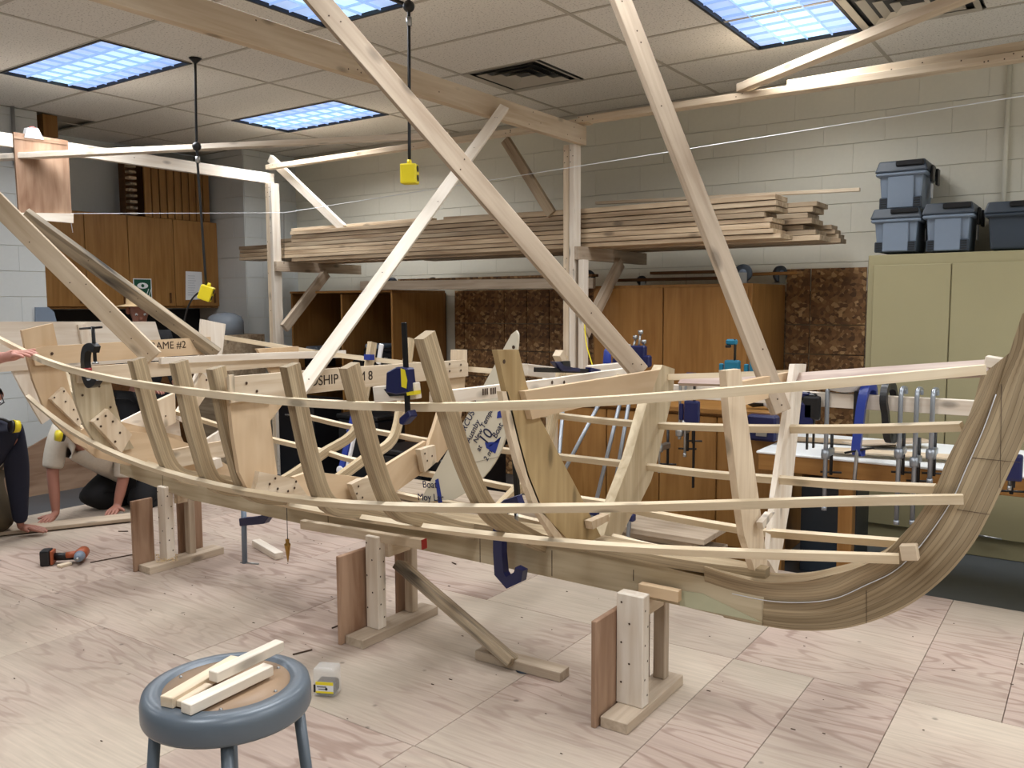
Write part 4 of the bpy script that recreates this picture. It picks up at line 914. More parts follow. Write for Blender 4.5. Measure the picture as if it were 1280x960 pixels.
# white stern mould
X = -5.0
mo = mould(X, [(-20, 402), (24, 402), (31, 445), (41, 478), (54, 506), (64, 522), (52, 530), (26, 486), (11, 457), (-14, 425)], WHITE)
part(mo, 'cross_spall', [(-70, 402), (193, 402), (200, 425), (205, 450), (-70, 470)], X, WHITE, .02, .021, G1)
part(mo, 'stub', [(97, 406), (108, 406), (115, 440), (104, 440)], X, WHITE, .02, .042)
# mould A, marked frame 2
X = -4.4
mo = mould(X, [(26, 413), (65, 404), (72, 437), (80, 462), (90, 500), (100, 538), (110, 562), (92, 553), (68, 530), (52, 505), (40, 475), (33, 448)])
part(mo, 'cross_spall', [(38, 437), (54, 433), (262, 421), (264, 442), (43, 457)], X, PLYT, .02, .021, G1)
part(mo, 'far_upright', [(251, 399), (281, 405), (277, 440), (270, 468), (250, 500), (228, 528), (215, 522), (235, 490), (247, 460)], X, WHITE, .02, 0)
part(mo, 'gusset', [(62, 499), (78, 484), (105, 522), (97, 533)], X, PINE, .03, .026)
part(mo, 'far_gusset', [(184, 506), (217, 491), (218, 528), (188, 541)], X, PINE, .03, .026)
part(mo, 'floor_board', [(85, 545), (105, 535), (150, 527), (225, 545), (232, 560), (160, 582), (120, 572)], X, PLYT, .02, -.021, G1)
part(mo, 'far_floor', [(150, 527), (184, 510), (222, 520), (225, 545), (190, 560), (150, 545)], X, WHITE, .02, -.042, G1)
bolts(mo, X+.043, [(68, 497), (80, 489), (92, 512), (97, 524), (82, 502), (195, 512), (207, 520), (193, 530)], .005)
bolts(mo, X+.033, [(65, 442)], .008)
text('lettering', 'FRAME #2', U(208, 432, X=X+.032), (0, 1, 0), (0, .05, 1), .058, INKB, mo)
# mould B
X = -3.75
mo = mould(X, [(88, 463), (137, 476), (143, 505), (152, 535), (166, 560), (140, 566), (120, 556), (105, 533), (94, 503)], KEELM)
part(mo, 'cross_spall', [(95, 459), (372, 441), (372, 456), (97, 479)], X, PINE, .02, .021, G1)
part(mo, 'far_upright', [(320, 436), (372, 433), (372, 470), (362, 492), (335, 528), (305, 552), (300, 535), (330, 500), (340, 470)], X, PLYT)
part(mo, 'upper_batten', [(200, 447), (330, 441), (431, 438), (431, 447), (330, 449), (200, 455)], X, WHITE, .02, .05, G1)
part(mo, 'gusset', [(114, 527), (133, 511), (163, 543), (150, 566)], X, PINE, .03, .026)
part(mo, 'floor_board', [(135, 552), (150, 538), (200, 543), (240, 556), (290, 585), (285, 600), (240, 598), (165, 577)], X, PLYT, .02, -.021, G1)
part(mo, 'tie_board', [(215, 562), (282, 550), (284, 570), (218, 585)], X, PINE, .02, .06, G1)
part(mo, 'far_gusset', [(251, 466), (265, 480), (244, 511), (232, 500)], X, PINE, .03, .026)
part(mo, 'far_floor', [(245, 557), (283, 532), (320, 505), (335, 520), (300, 548), (262, 575)], X, WHITE, .02, -.042)
part(mo, 'block', [(252, 577), (272, 572), (275, 582), (262, 588), (253, 586)], X, WHITE, .05, .09)
bolts(mo, X+.043, [(122, 524), (132, 520), (141, 527), (126, 533), (150, 541), (144, 552), (258, 475), (240, 500), (250, 488)], .006)
bolts(mo, X+.011, [(124, 483), (138, 509), (103, 494)], .006)
# midship mould C
X = -2.64
mo = mould(X, [(284, 474), (331, 476), (335, 520), (344, 588), (345, 604), (330, 613), (308, 612), (297, 590), (289, 540), (285, 500)])
part(mo, 'cross_spall', [(285, 471), (420, 460), (578, 450), (583, 454), (583, 470), (400, 490), (289, 503)], X, PINE, .022, .022, G1)
part(mo, 'end_plate', [(285, 469), (292, 468), (293, 503), (287, 504)], X, PINE, .01, .037)
part(mo, 'far_upright', [(547, 470), (580, 466), (578, 500), (573, 529), (562, 556), (545, 578), (530, 566), (541, 535), (550, 505)], X, PLYT)
part(mo, 'top_stub', [(567, 437), (580, 437), (580, 455), (567, 455)], X, PINE, .04, -.02)
part(mo, 'far_floor', [(440, 610), (465, 591), (530, 551), (545, 560), (527, 590), (478, 625), (440, 630)], X, PLYT, .02, -.021, (0, 1, .7))
part(mo, 'far_gusset', [(522, 562), (541, 556), (543, 577), (528, 590)], X, PINE, .03, .02)
part(mo, 'floor_board', [(365, 596), (386, 589), (447, 596), (478, 604), (484, 622), (440, 626), (382, 622)], X, PLYT, .02, -.021, G1)
part(mo, 'near_gusset', [(321, 589), (366, 598), (382, 620), (350, 618), (316, 611)], X, PINE, .03, .02, G1)
part(mo, 'mid_gusset', [(436, 605), (450, 598), (482, 594), (484, 625), (445, 627)], X, PINE, .03, .02, G1)
bolts(mo, X+.04, [(337, 605), (344, 598), (347, 611), (360, 614), (370, 602), (368, 610), (448, 608), (446, 617), (453, 622), (531, 567), (534, 576), (540, 570), (388, 470)], .0055)
bolts(mo, X+.035, [(308, 479), (321, 489), (562, 455), (576, 456), (562, 464), (576, 463)], .006)
text('lettering', 'MIDSHIP BEAM 8', U(422, 474, X=X+.034), (0, 1, .0), (0, 0, 1), .057, INKB, mo)
# mould D with broad grained near board
X = -1.50
mo = mould(X, [(618, 437), (645, 437), (655, 480), (664, 507), (690, 557), (718, 610), (748, 670), (744, 686), (712, 679), (675, 641), (656, 594), (644, 550), (632, 500)], wood('broad_grained_board', (200, 176, 132), (160, 134, 92), knots=True, across=36))
part(mo, 'cross_spall', [(652, 489), (734, 476), (822, 462), (812, 490), (715, 511), (662, 524)], X, PLYT, .022, .022, G1)
part(mo, 'far_upright', [(823, 456), (838, 461), (836, 490), (826, 533), (815, 579), (808, 601), (795, 627), (784, 643), (767, 676), (748, 672), (760, 632), (784, 570), (802, 507), (818, 465)], X, KEELM, .04, -.01)
part(mo, 'edge_strip', [(624, 489), (631, 489), (637, 512), (646, 550), (658, 594), (677, 641), (702, 673), (692, 675), (664, 632), (645, 580), (633, 535)], X, PINE, .02, .0)
part(mo, 'brace', [(735, 651), (757, 642), (757, 650), (737, 661)], X, PINE, .03, .03)
bolts(mo, X+.011, [(630, 452)], .007)
# white cross spall between D and the rib, with grade stamps
X = -1.77
mo = PX('mould', [(640, 540), (650, 560), (648, 600), (640, 600)], X, .018, PINE, BT) if False else None
sp = PX('cross_spall', [(541, 490), (690, 473), (795, 458), (795, 470), (690, 488), (541, 506)], X, .03, WHITE, BT, G1)
for a in ((556, 565, 490, 2), (556, 567, 496, 7), (603, 611, 483, 8), (613, 621, 482, 8)):
    p, q = U(a[0], a[2]+3, X=X+.0162), U(a[1], a[2]+2+a[3], X=X+.0162); bm = bmesh.new()
    for k in range(3): abox(bm, (p.x, p.y+(q.y-p.y)*k/3, min(p.z, q.z)), (p.x+.0005, p.y+(q.y-p.y)*(k+.6)/3, max(p.z, q.z)))
    obj('grade_stamp', bm, HOLE, sp)
bolts(sp, X+.016, [(547, 498), (690, 478), (705, 478)], .008)
# mould E near the bow
X = -.90
mo = mould(X, [(903, 463), (921, 461), (929, 515), (944, 620), (957, 718), (949, 734), (939, 711), (926, 669), (919, 620), (907, 518)], PINE, .022)
part(mo, 'far_upright', [(990, 455), (1005, 455), (999, 496), (986, 620), (976, 680), (968, 718), (957, 700), (965, 620), (975, 552), (984, 494)], X, WHITE, .018, 0)
part(mo, 'cross_spall', [(918, 478), (990, 464), (990, 488), (925, 507)], X, PLYT, .02, -.04, G1)
part(mo, 'brace', [(949, 653), (960, 640), (965, 640), (951, 661)], X, WHITE, .02, .03)
bolts(mo, X+.027, [(905, 494)], .006)
# filler piece clamped on the near sheer ribband
p, q = U(470, 493, Y=Y0-.72), U(523, 488, Y=Y0-.70); beam('packing_block', p+V((0, 0, .0)), q, .03, .05, WHITE, BT)
p, q = U(515, 497, Y=Y0-.74), U(590, 492, Y=Y0-.66)
# lower planking strip under the bilge and long plank (garboard) by the keel
farlow = [U(430, 640, Y=Y0-.1), U(520, 632, Y=Y0+.1), U(545, 648, Y=Y0-.02)]
poly('garboard_strip', [U(*p, Y=Y0-.16) for p in ((330, 612), (470, 634), (560, 652), (530, 655), (420, 642), (330, 622))], (0, -1, .6), .012, KEELM, BT, grain=(1, 0, 0))
# ================= BUILDING STANDS =================
def stand(px_, lab, brace=None, s=1.0, dims=None):
    """base board runs across the keel; two posts, a cross block, plywood panels at the sides"""
    X0, ya, yb, zt, wpost = dims
    t = thing('boat_stand', lab, 'stand', (X0, Y0, 0), 'wooden stands under the keel')
    beam('base_board', (X0+.035, ya, .019), (X0+.035, yb, .019), .1, .038, GREYW, t)
    box('post', (X0-wpost+.04, ya+.12, .038), (X0+.08 if wpost > .05 else X0+.06, ya+.12+.05, zt-.03), WHITE, t, ax=2)
    box('post', (X0-.0, Y0+.09, .038), (X0+.045, Y0+.13, zt-.10), GREYW, t, ax=2)
    box('cross_block', (X0+.002, ya+.21, zt-.14), (X0+.04, Y0+.135, zt-.075), PINE, t, ax=1)
    pa = box('side_panel', (X0-.04, ya-.02, 0), (X0-.021, Y0-.08, zt-.09), PLYR, t, ax=2)
    pb = box('side_panel', (X0-.04, Y0+.07, .0), (X0-.021, yb-.06, zt-.06), PLYR, t, ax=2)
    screws('screw_heads', [((X0+.0805 if wpost > .05 else X0+.0605), ya+.135+.02*(k % 2), zt-.08-.06*k) for k in range(6)], (1, 0, 0), t, .004)
    screws('screw_heads', [(X0+.0+.03*(k % 2), ya+.119, zt-.06-.07*k) for k in range(5)], (0, -1, 0), t, .004)
    return t
a = U(779, 915, Z=0); b = U(842, 858, Z=0); zt = U(790, 735, Y=2.57).z

stand(0, 'nearest wooden boat stand, with a wedge on top', dims=(-1.30, 2.40, 2.85, .455, .06))
stand(0, 'middle wooden boat stand, propped by a slanting old timber', dims=(-2.51, 2.42, 2.90, .465, .05))
stand(0, 'left wooden boat stand next to the cordless drill', dims=(-4.13, 2.50, 2.96, .47, .05))
for x0, y0, x1, y1, Yw, lab in ((378, 655, 530, 680, 2.575, 'thin pale wedge block with a red end on the middle stand'), (800, 735, 850, 745, 2.615, 'brown wedge on top of the nearest stand'), (228, 616, 232, 618, 2.60, 'small pine block on top of the left stand')):
    p, q = U(x0, y0, Y=Yw), U(x1, y1, Y=Yw)
    if x0 == 228: p, q = U(224, 614, Y=2.74), U(246, 620, Y=2.74)
    o = beam('wedge', p, q, .03, .04 if x0 != 228 else .05, PINE if x0 != 800 else PLYT); tag(o, lab, 'wedge')
    if x0 == 378: r = obj('red_end', (lambda bm: (abox(bm, (-.001, -.0152, -.0202), (.003, .0152, .0202)), bm)[1])(bmesh.new()), RED); put(r, o, M.Translation(q) @ frame(q-p, (0, 0, 1)).to_4x4())
sl = beam('slanting_prop', U(499, 705, Y=2.62), U(642, 828, Z=.03), .038, .075, OLDW, upv=(0, -1, .4)); tag(sl, 'old rough timber prop slanting from the middle stand to the floor', 'timber')
fb = beam('floor_cleat', U(600, 815, Z=.02), U(706, 843, Z=.02), .07, .038, GREYW); tag(fb, 'short grey timber cleat screwed to the deck at the foot of the slanting prop', 'timber')
pk = lathe('knot_plug', [(.03, 0), (.032, .002), (.0, .003)], SLATE, None, U(655, 838, Z=.001), 16); tag(pk, 'small dark round plug on the deck by the floor cleat', 'plug')
# ================= TOOLS ON THE BOAT =================
def seg(p, q, k): return p+(q-p)*k
# black C-clamp with red band on the left ribband
yn = 1.95; s = lambda x, y, Y=2.02: U(x, y, Y=Y)
t = thing('c_clamp', 'black C-clamp with a dark red band on the left near ribband', 'clamp', s(112, 460))
sweep('frame', crom([s(121, 437), s(116, 433), s(109, 437), s(107, 450), s(108, 462), s(109, 472), s(113, 480), s(119, 478), s(123, 472)], 6), (0, 1, 0), .03, .032, BLACKM, t)
tubeo('red_band', [s(108.5, 460), s(109, 466)], .021, RED, t); tubeo('screw', [s(116, 408), s(119, 452)], .008, BLACKM, t); tubeo('handle', [s(100, 411), s(127, 409)], .005, BLACKM, t)
lathe('pad', [(.015, 0), (.01, .01)], STEEL, t, s(119.5, 455), 12)
# navy trigger clamp on the near sheer ribband
s = lambda x, y: U(x, y, Y=1.96)
t = thing('quick_clamp', 'large navy trigger clamp with yellow grip gripping the packing block', 'clamp', s(508, 490))
beam('bar', s(505, 403), s(510, 522), .008, .02, BLACKM, t, upv=(1, 0, 0))
poly('grip_body', [s(*p) for p in ((487, 465), (500, 458), (514, 460), (515, 480), (516, 490), (500, 493), (486, 490))], (0, -1, 0), .035, NAVY, t, bv=.004)
poly('yellow_grip', [s(*p) for p in ((506, 460), (511, 462), (514, 475), (513, 485), (507, 483))], (0, -1, 0), .038, YEL, t)
poly('trigger', [s(*p) for p in ((483, 486), (498, 484), (513, 488), (518, 493), (512, 494), (490, 495))], (0, -1, 0), .025, DARK, t)
poly('lower_jaw', [s(*p) for p in ((503, 522), (515, 512), (518, 520), (508, 531), (503, 529))], (0, -1, 0), .035, NAVY, t, bv=.003)
poly('pad', [s(*p) for p in ((512, 490), (522, 488), (522, 493), (513, 494))], (0, -1, 0), .03, YEL, t)
# big navy deep C-clamp on the keel
s = lambda x, y: U(x, y, Y=2.56)
t = thing('deep_clamp', 'large navy deep-reach clamp hooked under the keel', 'clamp', s(635, 700))
sweep('frame', [s(652, 628), s(628, 637), s(625, 650), s(625, 690), s(627, 716), s(636, 727), s(650, 720), s(652, 710)], (0, 1, 0), .035, [.05, .045, .04, .04, .045, .045, .045, .035], NAVY, t)
beam('spindle', U(640, 515, Y=2.6), U(647, 625, Y=2.6), .02, .018, BLACKM, t, upv=(1, 0, 0)); tubeo('screw', [U(645, 640, Y=2.62), U(646, 655, Y=2.62)], .008, STEEL, t)
poly('upper_jaw', [U(*p, Y=2.6) for p in ((626, 630), (632, 624), (650, 618), (651, 635), (630, 640))], (0, -1, 0), .035, NAVY, t, bv=.003)
# second deep clamp hanging beyond the keel
s = lambda x, y: U(x, y, Y=2.78)
t = thing('deep_clamp', 'navy deep-reach clamp with long rod hanging beyond the keel at left', 'clamp', s(305, 700))
tubeo('rod', [s(304.5, 635), s(306, 704)], .014, GREYP, t); poly('arm', [s(*p) for p in ((302, 647), (326, 646), (333, 641), (341, 643), (333, 654), (303, 657))], (0, -1, 0), .04, NAVY, t, bv=.004)
tubeo('handle', [s(301, 703), s(323, 705)], .005, STEEL, t)
# plumb bob
s = lambda x, y: U(x, y, Y=2.60)
t = thing('plumb_bob', 'brass plumb bob hanging on a string below the keel', 'plumb bob', s(360, 690))
tubeo('line', [s(358.5, 634), s(359.5, 676)], .0018, HAIR, t, 5); zb_ = s(360, 703).z; c = s(360, 703)
h = s(360, 674).z-c.z; lathe('bob', [(.001, 0), (.006, h*.25), (.014, h*.7), (.015, h*.78), (.008, h*.86), (.009, h*.9), (.009, h), (.003, h)], BRASS, t, c, 20)
# clamps lying on the white spall / far side
s = lambda x, y: U(x, y, X=-1.9)
t = thing('quick_clamp', 'navy and black trigger clamp lying across the far gunwale beside the post', 'clamp', s(715, 462))
beam('bar', s(668, 462), s(742, 464), .01, .02, BLACKM, t); poly('head', [s(*p) for p in ((735, 459), (748, 462), (746, 470), (740, 473), (735, 466))], (1, 0, 0), .03, NAVY, t, bv=.002)
poly('grip_body', [s(*p) for p in ((690, 452), (697, 452), (702, 458), (722, 460), (722, 465), (700, 464))], (1, 0, 0), .03, NAVY, t, bv=.003); poly('knob', [s(*p) for p in ((700, 452), (709, 451), (710, 462), (700, 462))], (1, 0, 0), .03, DARK, t)
for k, (a, b, w_, m, lab) in enumerate((((655, 462), (690, 466), .05, WHITE, 'pale short plank lying on the far gunwale'), ((737, 466), (776, 462), .07, WHITE, 'white block lying by the clamp on the far gunwale'), ((697, 441), (705, 458), .04, PINE, 'small upright pine block behind the navy clamp'))):
    o = beam('offcut', U(*a, X=-2.0), U(*b, X=-2.0), .04, w_, m, upv=(0, 0, 1) if k < 2 else (1, 0, 0)); tag(o, lab, 'block')
# template board with handwriting
XT_ = None; YTm = 2.86
s = lambda x, y, d=0: U(x, y, Y=YTm-d)
tm = thing('template_board', 'pale moon-shaped template board with handwriting and blue tape strips', 'board', s(570, 600))
out = crom([s(*p) for p in ((646, 413), (648.5, 420), (647, 440), (644, 470), (641, 500), (636, 530), (628, 560), (612, 588), (590, 610), (568, 624))], 3) + [s(525, 628), s(548, 585), s(575, 537), (s(620, 455)), (s(640, 418))]
poly('board', out, (0, -1, 0), .012, TEMPL, tm, grain=(0, 0, 1))
d = (s(596, 508)-s(577, 547)).normalized(); upv_ = d.cross(V((0, 1, 0)));
if upv_.z < 0: upv_ = -upv_
for k, (w_, x, y, sz) in enumerate((('MARCUS FK', 585, 526, .04), ('Ausnby', 591, 539, .038), ('New Template', 606, 528, .034), ('at', 599, 560, .034), ('10', 608, 546, .07), ('Boat', 622, 538, .038), ('2 m', 610, 569, .034))):
    text('handwriting', w_, s(x, y, .0075), d, upv_, sz, INK, tm)
for p in (((626, 564-18), (624, 552), (606, 553), (608, 560), (619, 567)), ((584, 587), (588, 585), (590, 602), (586, 604)), ((544, 600), (548, 598), (553, 628), (548, 629)), ((622, 515), (626, 513), (627, 522), (621, 523))):
    poly('tape_strip', [s(a, b, .0072) for a, b in p], (0, -1, 0), .001, TAPE, tm)
for a, b in (((570, 583), (628, 570)), ((582, 540), (582, 604)), ((616, 480), (640, 520))): tubeo('drawn_line', [s(*a, .007), s(*b, .007)], .0007, HOLE, tm, 4)
screws('hole', [s(642, 434, .0066)], (0, -1, 0), tm, .008); screws('hole', [s(571, 562, .0066)], (0, -1, 0), tm, .004)
text('handwriting', 'Moy Lar', s(538, 622, .0075), (1, 0, .1), (0, 0, 1), .045, INK, tm); text('handwriting', 'Boat', s(537, 606, .0075), (1, 0, .1), (0, 0, 1), .045, INK, tm)
# blue-taped stick and white handle by far rib
t = tag(poly('tape_wrap', [U(*p, X=-3.28) for p in ((459, 443), (464, 443), (464, 450), (459, 450))], (1, 0, 0), .05, TAPE), 'band of blue tape wrapped on the far rib top', 'tape')
t = tag(beam('marking_knife', U(473, 455, Y=3.5), U(477, 430, Y=3.5), .01, .03, PAPER, upv=(1, 0, 0)), 'white flat stick standing beside the taped far rib', 'stick')
# ================= ON THE DECK =================
# cordless impact driver lying on its side
c = U(84, 704, Z=.0); ux = (U(110, 702, Z=0)-U(62, 705, Z=0)).normalized(); uy = V((-ux.y, ux.x, 0))
t = thing('cordless_driver', 'orange and black cordless driver lying on its side on the deck', 'drill', c)
def L3(a, b, z): return c+ux*a+uy*b+V((0, 0, z))
def fbox(name, a0, a1, b0, b1, z0, z1, m, par, bv=.006):
    bm = bmesh.new(); abox(bm, (a0, b0, z0), (a1, b1, z1)); bev(bm, bv, 2)
    return obj(name, bm, m, par, M.Translation(c) @ M((ux, uy, V((0, 0, 1)))).transposed().to_4x4())
fbox('battery', -.125, -.075, -.045, .035, .0, .085, DARK, t, .01); fbox('foot', -.075, -.06, -.04, .03, .005, .08, ORANGE, t)
tubeo('handle', [L3(-.065, 0, .042), L3(-.02, 0, .042), L3(.045, 0, .045)], [.021, .018, .02], DARK, t, 14)
tubeo('handle_stripe', [L3(-.0, -.006, .046), L3(.05, -.006, .05)], [.017, .019], ORANGE, t, 12)
tubeo('motor_housing', [L3(.072, .06, .045), L3(.072, .0, .045), L3(.072, -.03, .045)], [.03, .034, .03], ORANGE, t, 16)
tubeo('gear_case', [L3(.074, -.03, .045), L3(.076, -.065, .044), L3(.077, -.08, .044)], [.029, .024, .014], GREYP, t, 16); tubeo('chuck', [L3(.077, -.08, .044), L3(.078, -.1, .044)], .009, STEEL, t, 10)
fbox('rail', -.06, .05, .018, .024, .012, .03, DARK, t, .002)
o = beam('wood_chip', U(73, 708, Z=.008), U(88, 704, Z=.008), .035, .015, PINE); tag(o, 'small pine block lying against the cordless driver', 'block')
tag(tubeo('wire', [U(113, 703, Z=.004), U(172, 692, Z=.004)], .003, HOLE), 'thin dark stick on deck between driver and left stand', 'stick')
o = beam('floor_block', U(320, 678, Z=.02), U(349, 695, Z=.02), .05, .038, WHITE); tag(o, 'short pale block lying on the deck beside the plumb bob', 'block')
o = beam('lying_board', U(-40, 668, Z=.02), U(166, 646, Z=.02), .16, .022, GREYW); tag(o, 'thin long board on the deck under the kneeling persons hands', 'board')
# screw jar
c = U(399, 872, Z=0); c.y += .04
t = thing('screw_jar', 'clear square jar of screws with yellow and white label on deck', 'jar', c)
bm = bmesh.new(); vs = abox(bm, (-.042, -.034, 0), (.042, .034, .105)); bev(bm, .012, 3); mw = M.Translation(c+V((0, 0, .001))) @ M.Rotation(.45, 4, 'Z'); w0 = mw
obj('jar', bm, GLASS, t, mw, True)
bm = bmesh.new(); abox(bm, (-.037, -.029, .004), (.037, .029, .052)); bev(bm, .008); obj('screws', bm, mat('dark_screws', (60, 46, 34), .5, .3, .4, 300), t, mw)
for nme, lo, hi, m in (('label', (-.03, -.0352, .016), (.036, -.0347, .058), PAPER), ('label_band', (-.03, -.0358, .046), (.036, -.0353, .058), YEL), ('label_band', (-.03, -.0358, .016), (.036, -.0353, .023), YEL), ('label_side', (-.038, -.0358, .018), (-.031, -.0353, .046), DARK)):
    bm = bmesh.new(); abox(bm, lo, hi); obj(nme, bm, m, t, mw)
bm = bmesh.new()
for k in range(6): abox(bm, (-.024+k*.006, -.0364, .037), (-.0205+k*.006, -.036, .042))
abox(bm, (-.02, -.0364, .03), (.006, -.036, .032)); obj('label_print', bm, BLACKM, t, mw)
bm = bmesh.new(); 
o = lathe('label_dot', [(.005, 0), (.005, .0006)], BLACKM, None, seg=14); put(o, t, mw @ M.Translation((.01, -.036, .032)) @ M.Rotation(pi/2, 4, 'X'))
# stool
zs_ = .61; cs = U(284, 853, Z=zs_)

t = thing('shop_stool', 'round blue-grey steel stool with brown hardboard seat, holding wood pieces', 'stool', (cs.x, cs.y, 0))
RS = .172
lathe('seat_rim', [(RS*.74, zs_-.006), (RS*.77, zs_+.002), (RS*.9, zs_+.002), (RS*.975, zs_-.004), (RS, zs_-.02), (RS, zs_-.05), (RS*.985, zs_-.056), (RS*.9, zs_-.05), (RS*.74, zs_-.02)], STOOLM, t, (cs.x, cs.y, 0), 56)
lathe('seat_board', [(.0, zs_-.01), (.0, zs_-.004), (RS*.765, zs_-.004), (RS*.765, zs_-.012)][::-1], MASON, t, (cs.x, cs.y, 0), 48)
bm = bmesh.new()
for k in range(6):
    a = k*pi/3+.3; bmesh.ops.create_uvsphere(bm, u_segments=8, v_segments=5, radius=.004, matrix=M.Translation((cs.x+RS*.68*cos(a), cs.y+RS*.68*sin(a), zs_-.004)))
obj('rivets', bm, STEEL, t)
for lx, ly in ((190, 935), (262, 935), (313, 930), (385, 925)):
    pass
for ang in (R(200), R(290), R(20), R(110)):
    a = ang+R(32); top = V((cs.x+RS*.82*cos(a), cs.y+RS*.82*sin(a), zs_-.05)); bot = V((cs.x+RS*1.12*cos(a), cs.y+RS*1.12*sin(a), .015))
    l = tubeo('leg', [bot, top], .0125, STOOLM, t, 14); lathe('rubber_foot', [(.016, 0), (.016, .03)], DARK, l, (bot.x, bot.y, 0), 12)
ring = [V((cs.x+RS*1.0*cos(k*pi/12), cs.y+RS*1.0*sin(k*pi/12), .22)) for k in range(25)]; tubeo('foot_ring', ring, .008, STOOLM, t, 8)
# four pieces of wood on the stool
zt = zs_+.002
def piece(a, b, w_, h, z, m, lab):
    p, q = U(*a, Z=z), U(*b, Z=z); o = beam('wood_piece', p, q, w_, h, m, bv=.0015); tag(o, lab, 'wood', 'wood pieces on the stool'); return o
piece((208, 878), (296, 826), .032, .022, zt+.011, PINE, 'left pale wood strip on the stool, lying flat')
piece((222, 880), (262, 858), .02, .014, zt+.007, PINE, 'short thin strip between the others on the stool')
piece((232, 886), (336, 836), .03, .022, zt+.012, WHITE, 'right pale wood block on stool, nearest the viewer')
piece((266, 846), (350, 806), .026, .022, zt+.036, WHITE, 'pale wood strip on top of the others on stool, pointing upper right')
# shavings and specks on the deck
random.seed(11)
bm = bmesh.new()
for k in range(70):
    a = U(random.uniform(195, 222), random.uniform(693, 703), Z=.045); tube(bm, [a, a+V((random.uniform(-.015, .015), random.uniform(-.015, .015), random.uniform(0, .012)))], .0015, 4)
o = obj('shavings', bm, SAW); tag(o, 'curly wood shavings on the foot of the left stand', 'shavings', kind='stuff')
bm = bmesh.new()
for k in range(160):
    a = V((random.uniform(-4.6, .3), random.uniform(1.2, 4.1), .001)); s_ = random.uniform(.001, .004); abox(bm, a, a+V((s_*random.uniform(1, 4), s_, .0015)))
o = obj('sawdust', bm, HOLE); tag(o, 'scattered specks of sawdust and chips on the plywood deck', 'sawdust', kind='stuff')
for k, (a, b, lab) in enumerate((((366, 818), (390, 812), 'thin dark splinter on the deck behind the stool'), ((415, 785), (425, 781), 'small dark splinter on deck left of the middle stand'), ((565, 703), (570, 705), 'small dark chip on the deck behind the slanting prop'), ((148, 664), (160, 664), 'dark flat chip on deck near the kneeling person'))):
    tag(tubeo('splinter', [U(*a, Z=.004), U(*b, Z=.004)], .003, HOLE), lab, 'splinter')
# ================= HANGING POWER CORDS =================
for xy, bxy, Y_, ballp, tilt, lab in (((244, 73), (258, 366), 3.409, (246, 183), .35, 'yellow power box hanging on a black cord at the left, tilted'), ((511, -10), (512, 217), 3.2, (511, 8), 0, 'yellow power box with two round sockets hanging in the middle')):
    p = U(*bxy, Y=Y_); ba = U(*ballp, Y=Y_)
    t = thing('power_drop', lab, 'power outlet', (p.x, p.y, p.z), 'hanging power outlets')
    topp = V((ba.x, ba.y, CEIL)) if xy[1] < 0 else U(*xy, Z=CEIL)
    tubeo('cord', crom([topp, ba, ba+(p-ba)*.5, p+V((0, 0, .045))], 4), .008, DARK, t); ball('cord_ball', ba, .028, DARK, t)
    lathe('ceiling_hook', [(.04, 0), (.01, -.03)], DARK, t, topp, 16)
    f = ba+(p-ba)*.09 if tilt else ba+V((0, 0, -.07)); lathe('ferrule', [(.014, -.02), (.014, .02)], STEEL, t, f, 12)
    bm = bmesh.new(); abox(bm, (-.04, -.034, -.05), (.04, .034, .045)); bev(bm, .008, 2)
    mw = M.Translation(p) @ M.Rotation(R(25) if not tilt else R(40), 4, 'Z') @ M.Rotation(tilt, 4, 'Y'); bx = obj('box', bm, YEL, t, mw)
    for k in (-1, 1):
        o = lathe('socket', [(.016, 0), (.016, .002)], DARK, None, seg=18); put(o, bx, mw @ M.Translation((.0405, 0, k*.022)) @ M.Rotation(pi/2, 4, 'Y'))
    o = lathe('gland', [(.014, 0), (.01, .022)], YEL, None, seg=14); put(o, bx, mw @ M.Translation((0, 0, .044)))
    if tilt: tubeo('trailing_cord', crom([p+V((-.03, -.04, 0)), U(240, 374, Y=Y_), U(233, 390, Y=Y_), U(230, 412, Y=Y_), U(231, 440, Y=Y_)]), .006, DARK, t)
# ================= PEOPLE =================
def skin_mesh(name, chains, m, parent, sub=2, org=(0, 0, 0)):
    """chains: lists of (point, radius) ; first points that coincide are merged"""
    org = V(org); vs, rr, es, idx = [], [], [], {}
    for ch in chains:
        prev = None
        for p, r in ch:
            k = tuple(round(v, 4) for v in p)
            if k not in idx: idx[k] = len(vs); vs.append(V(p)-org); rr.append(r)
            i = idx[k]
            if prev is not None and prev != i: es.append((prev, i))
            prev = i
    me = bpy.data.meshes.new(name); me.from_pydata(vs, es, []); me.materials.append(m)
    o = bpy.data.objects.new(name, me); C.objects.link(o); put(o, parent, M.Translation(org))
    sk = o.modifiers.new('skin', 'SKIN'); sk.use_smooth_shade = True
    for i, d_ in enumerate(me.skin_vertices[0].data):
        r = rr[i]; d_.radius = (r, r) if not isinstance(r, tuple) else r; d_.use_root = (i == 0)
    sb = o.modifiers.new('sub', 'SUBSURF'); sb.levels = sb.render_levels = sub
    return o
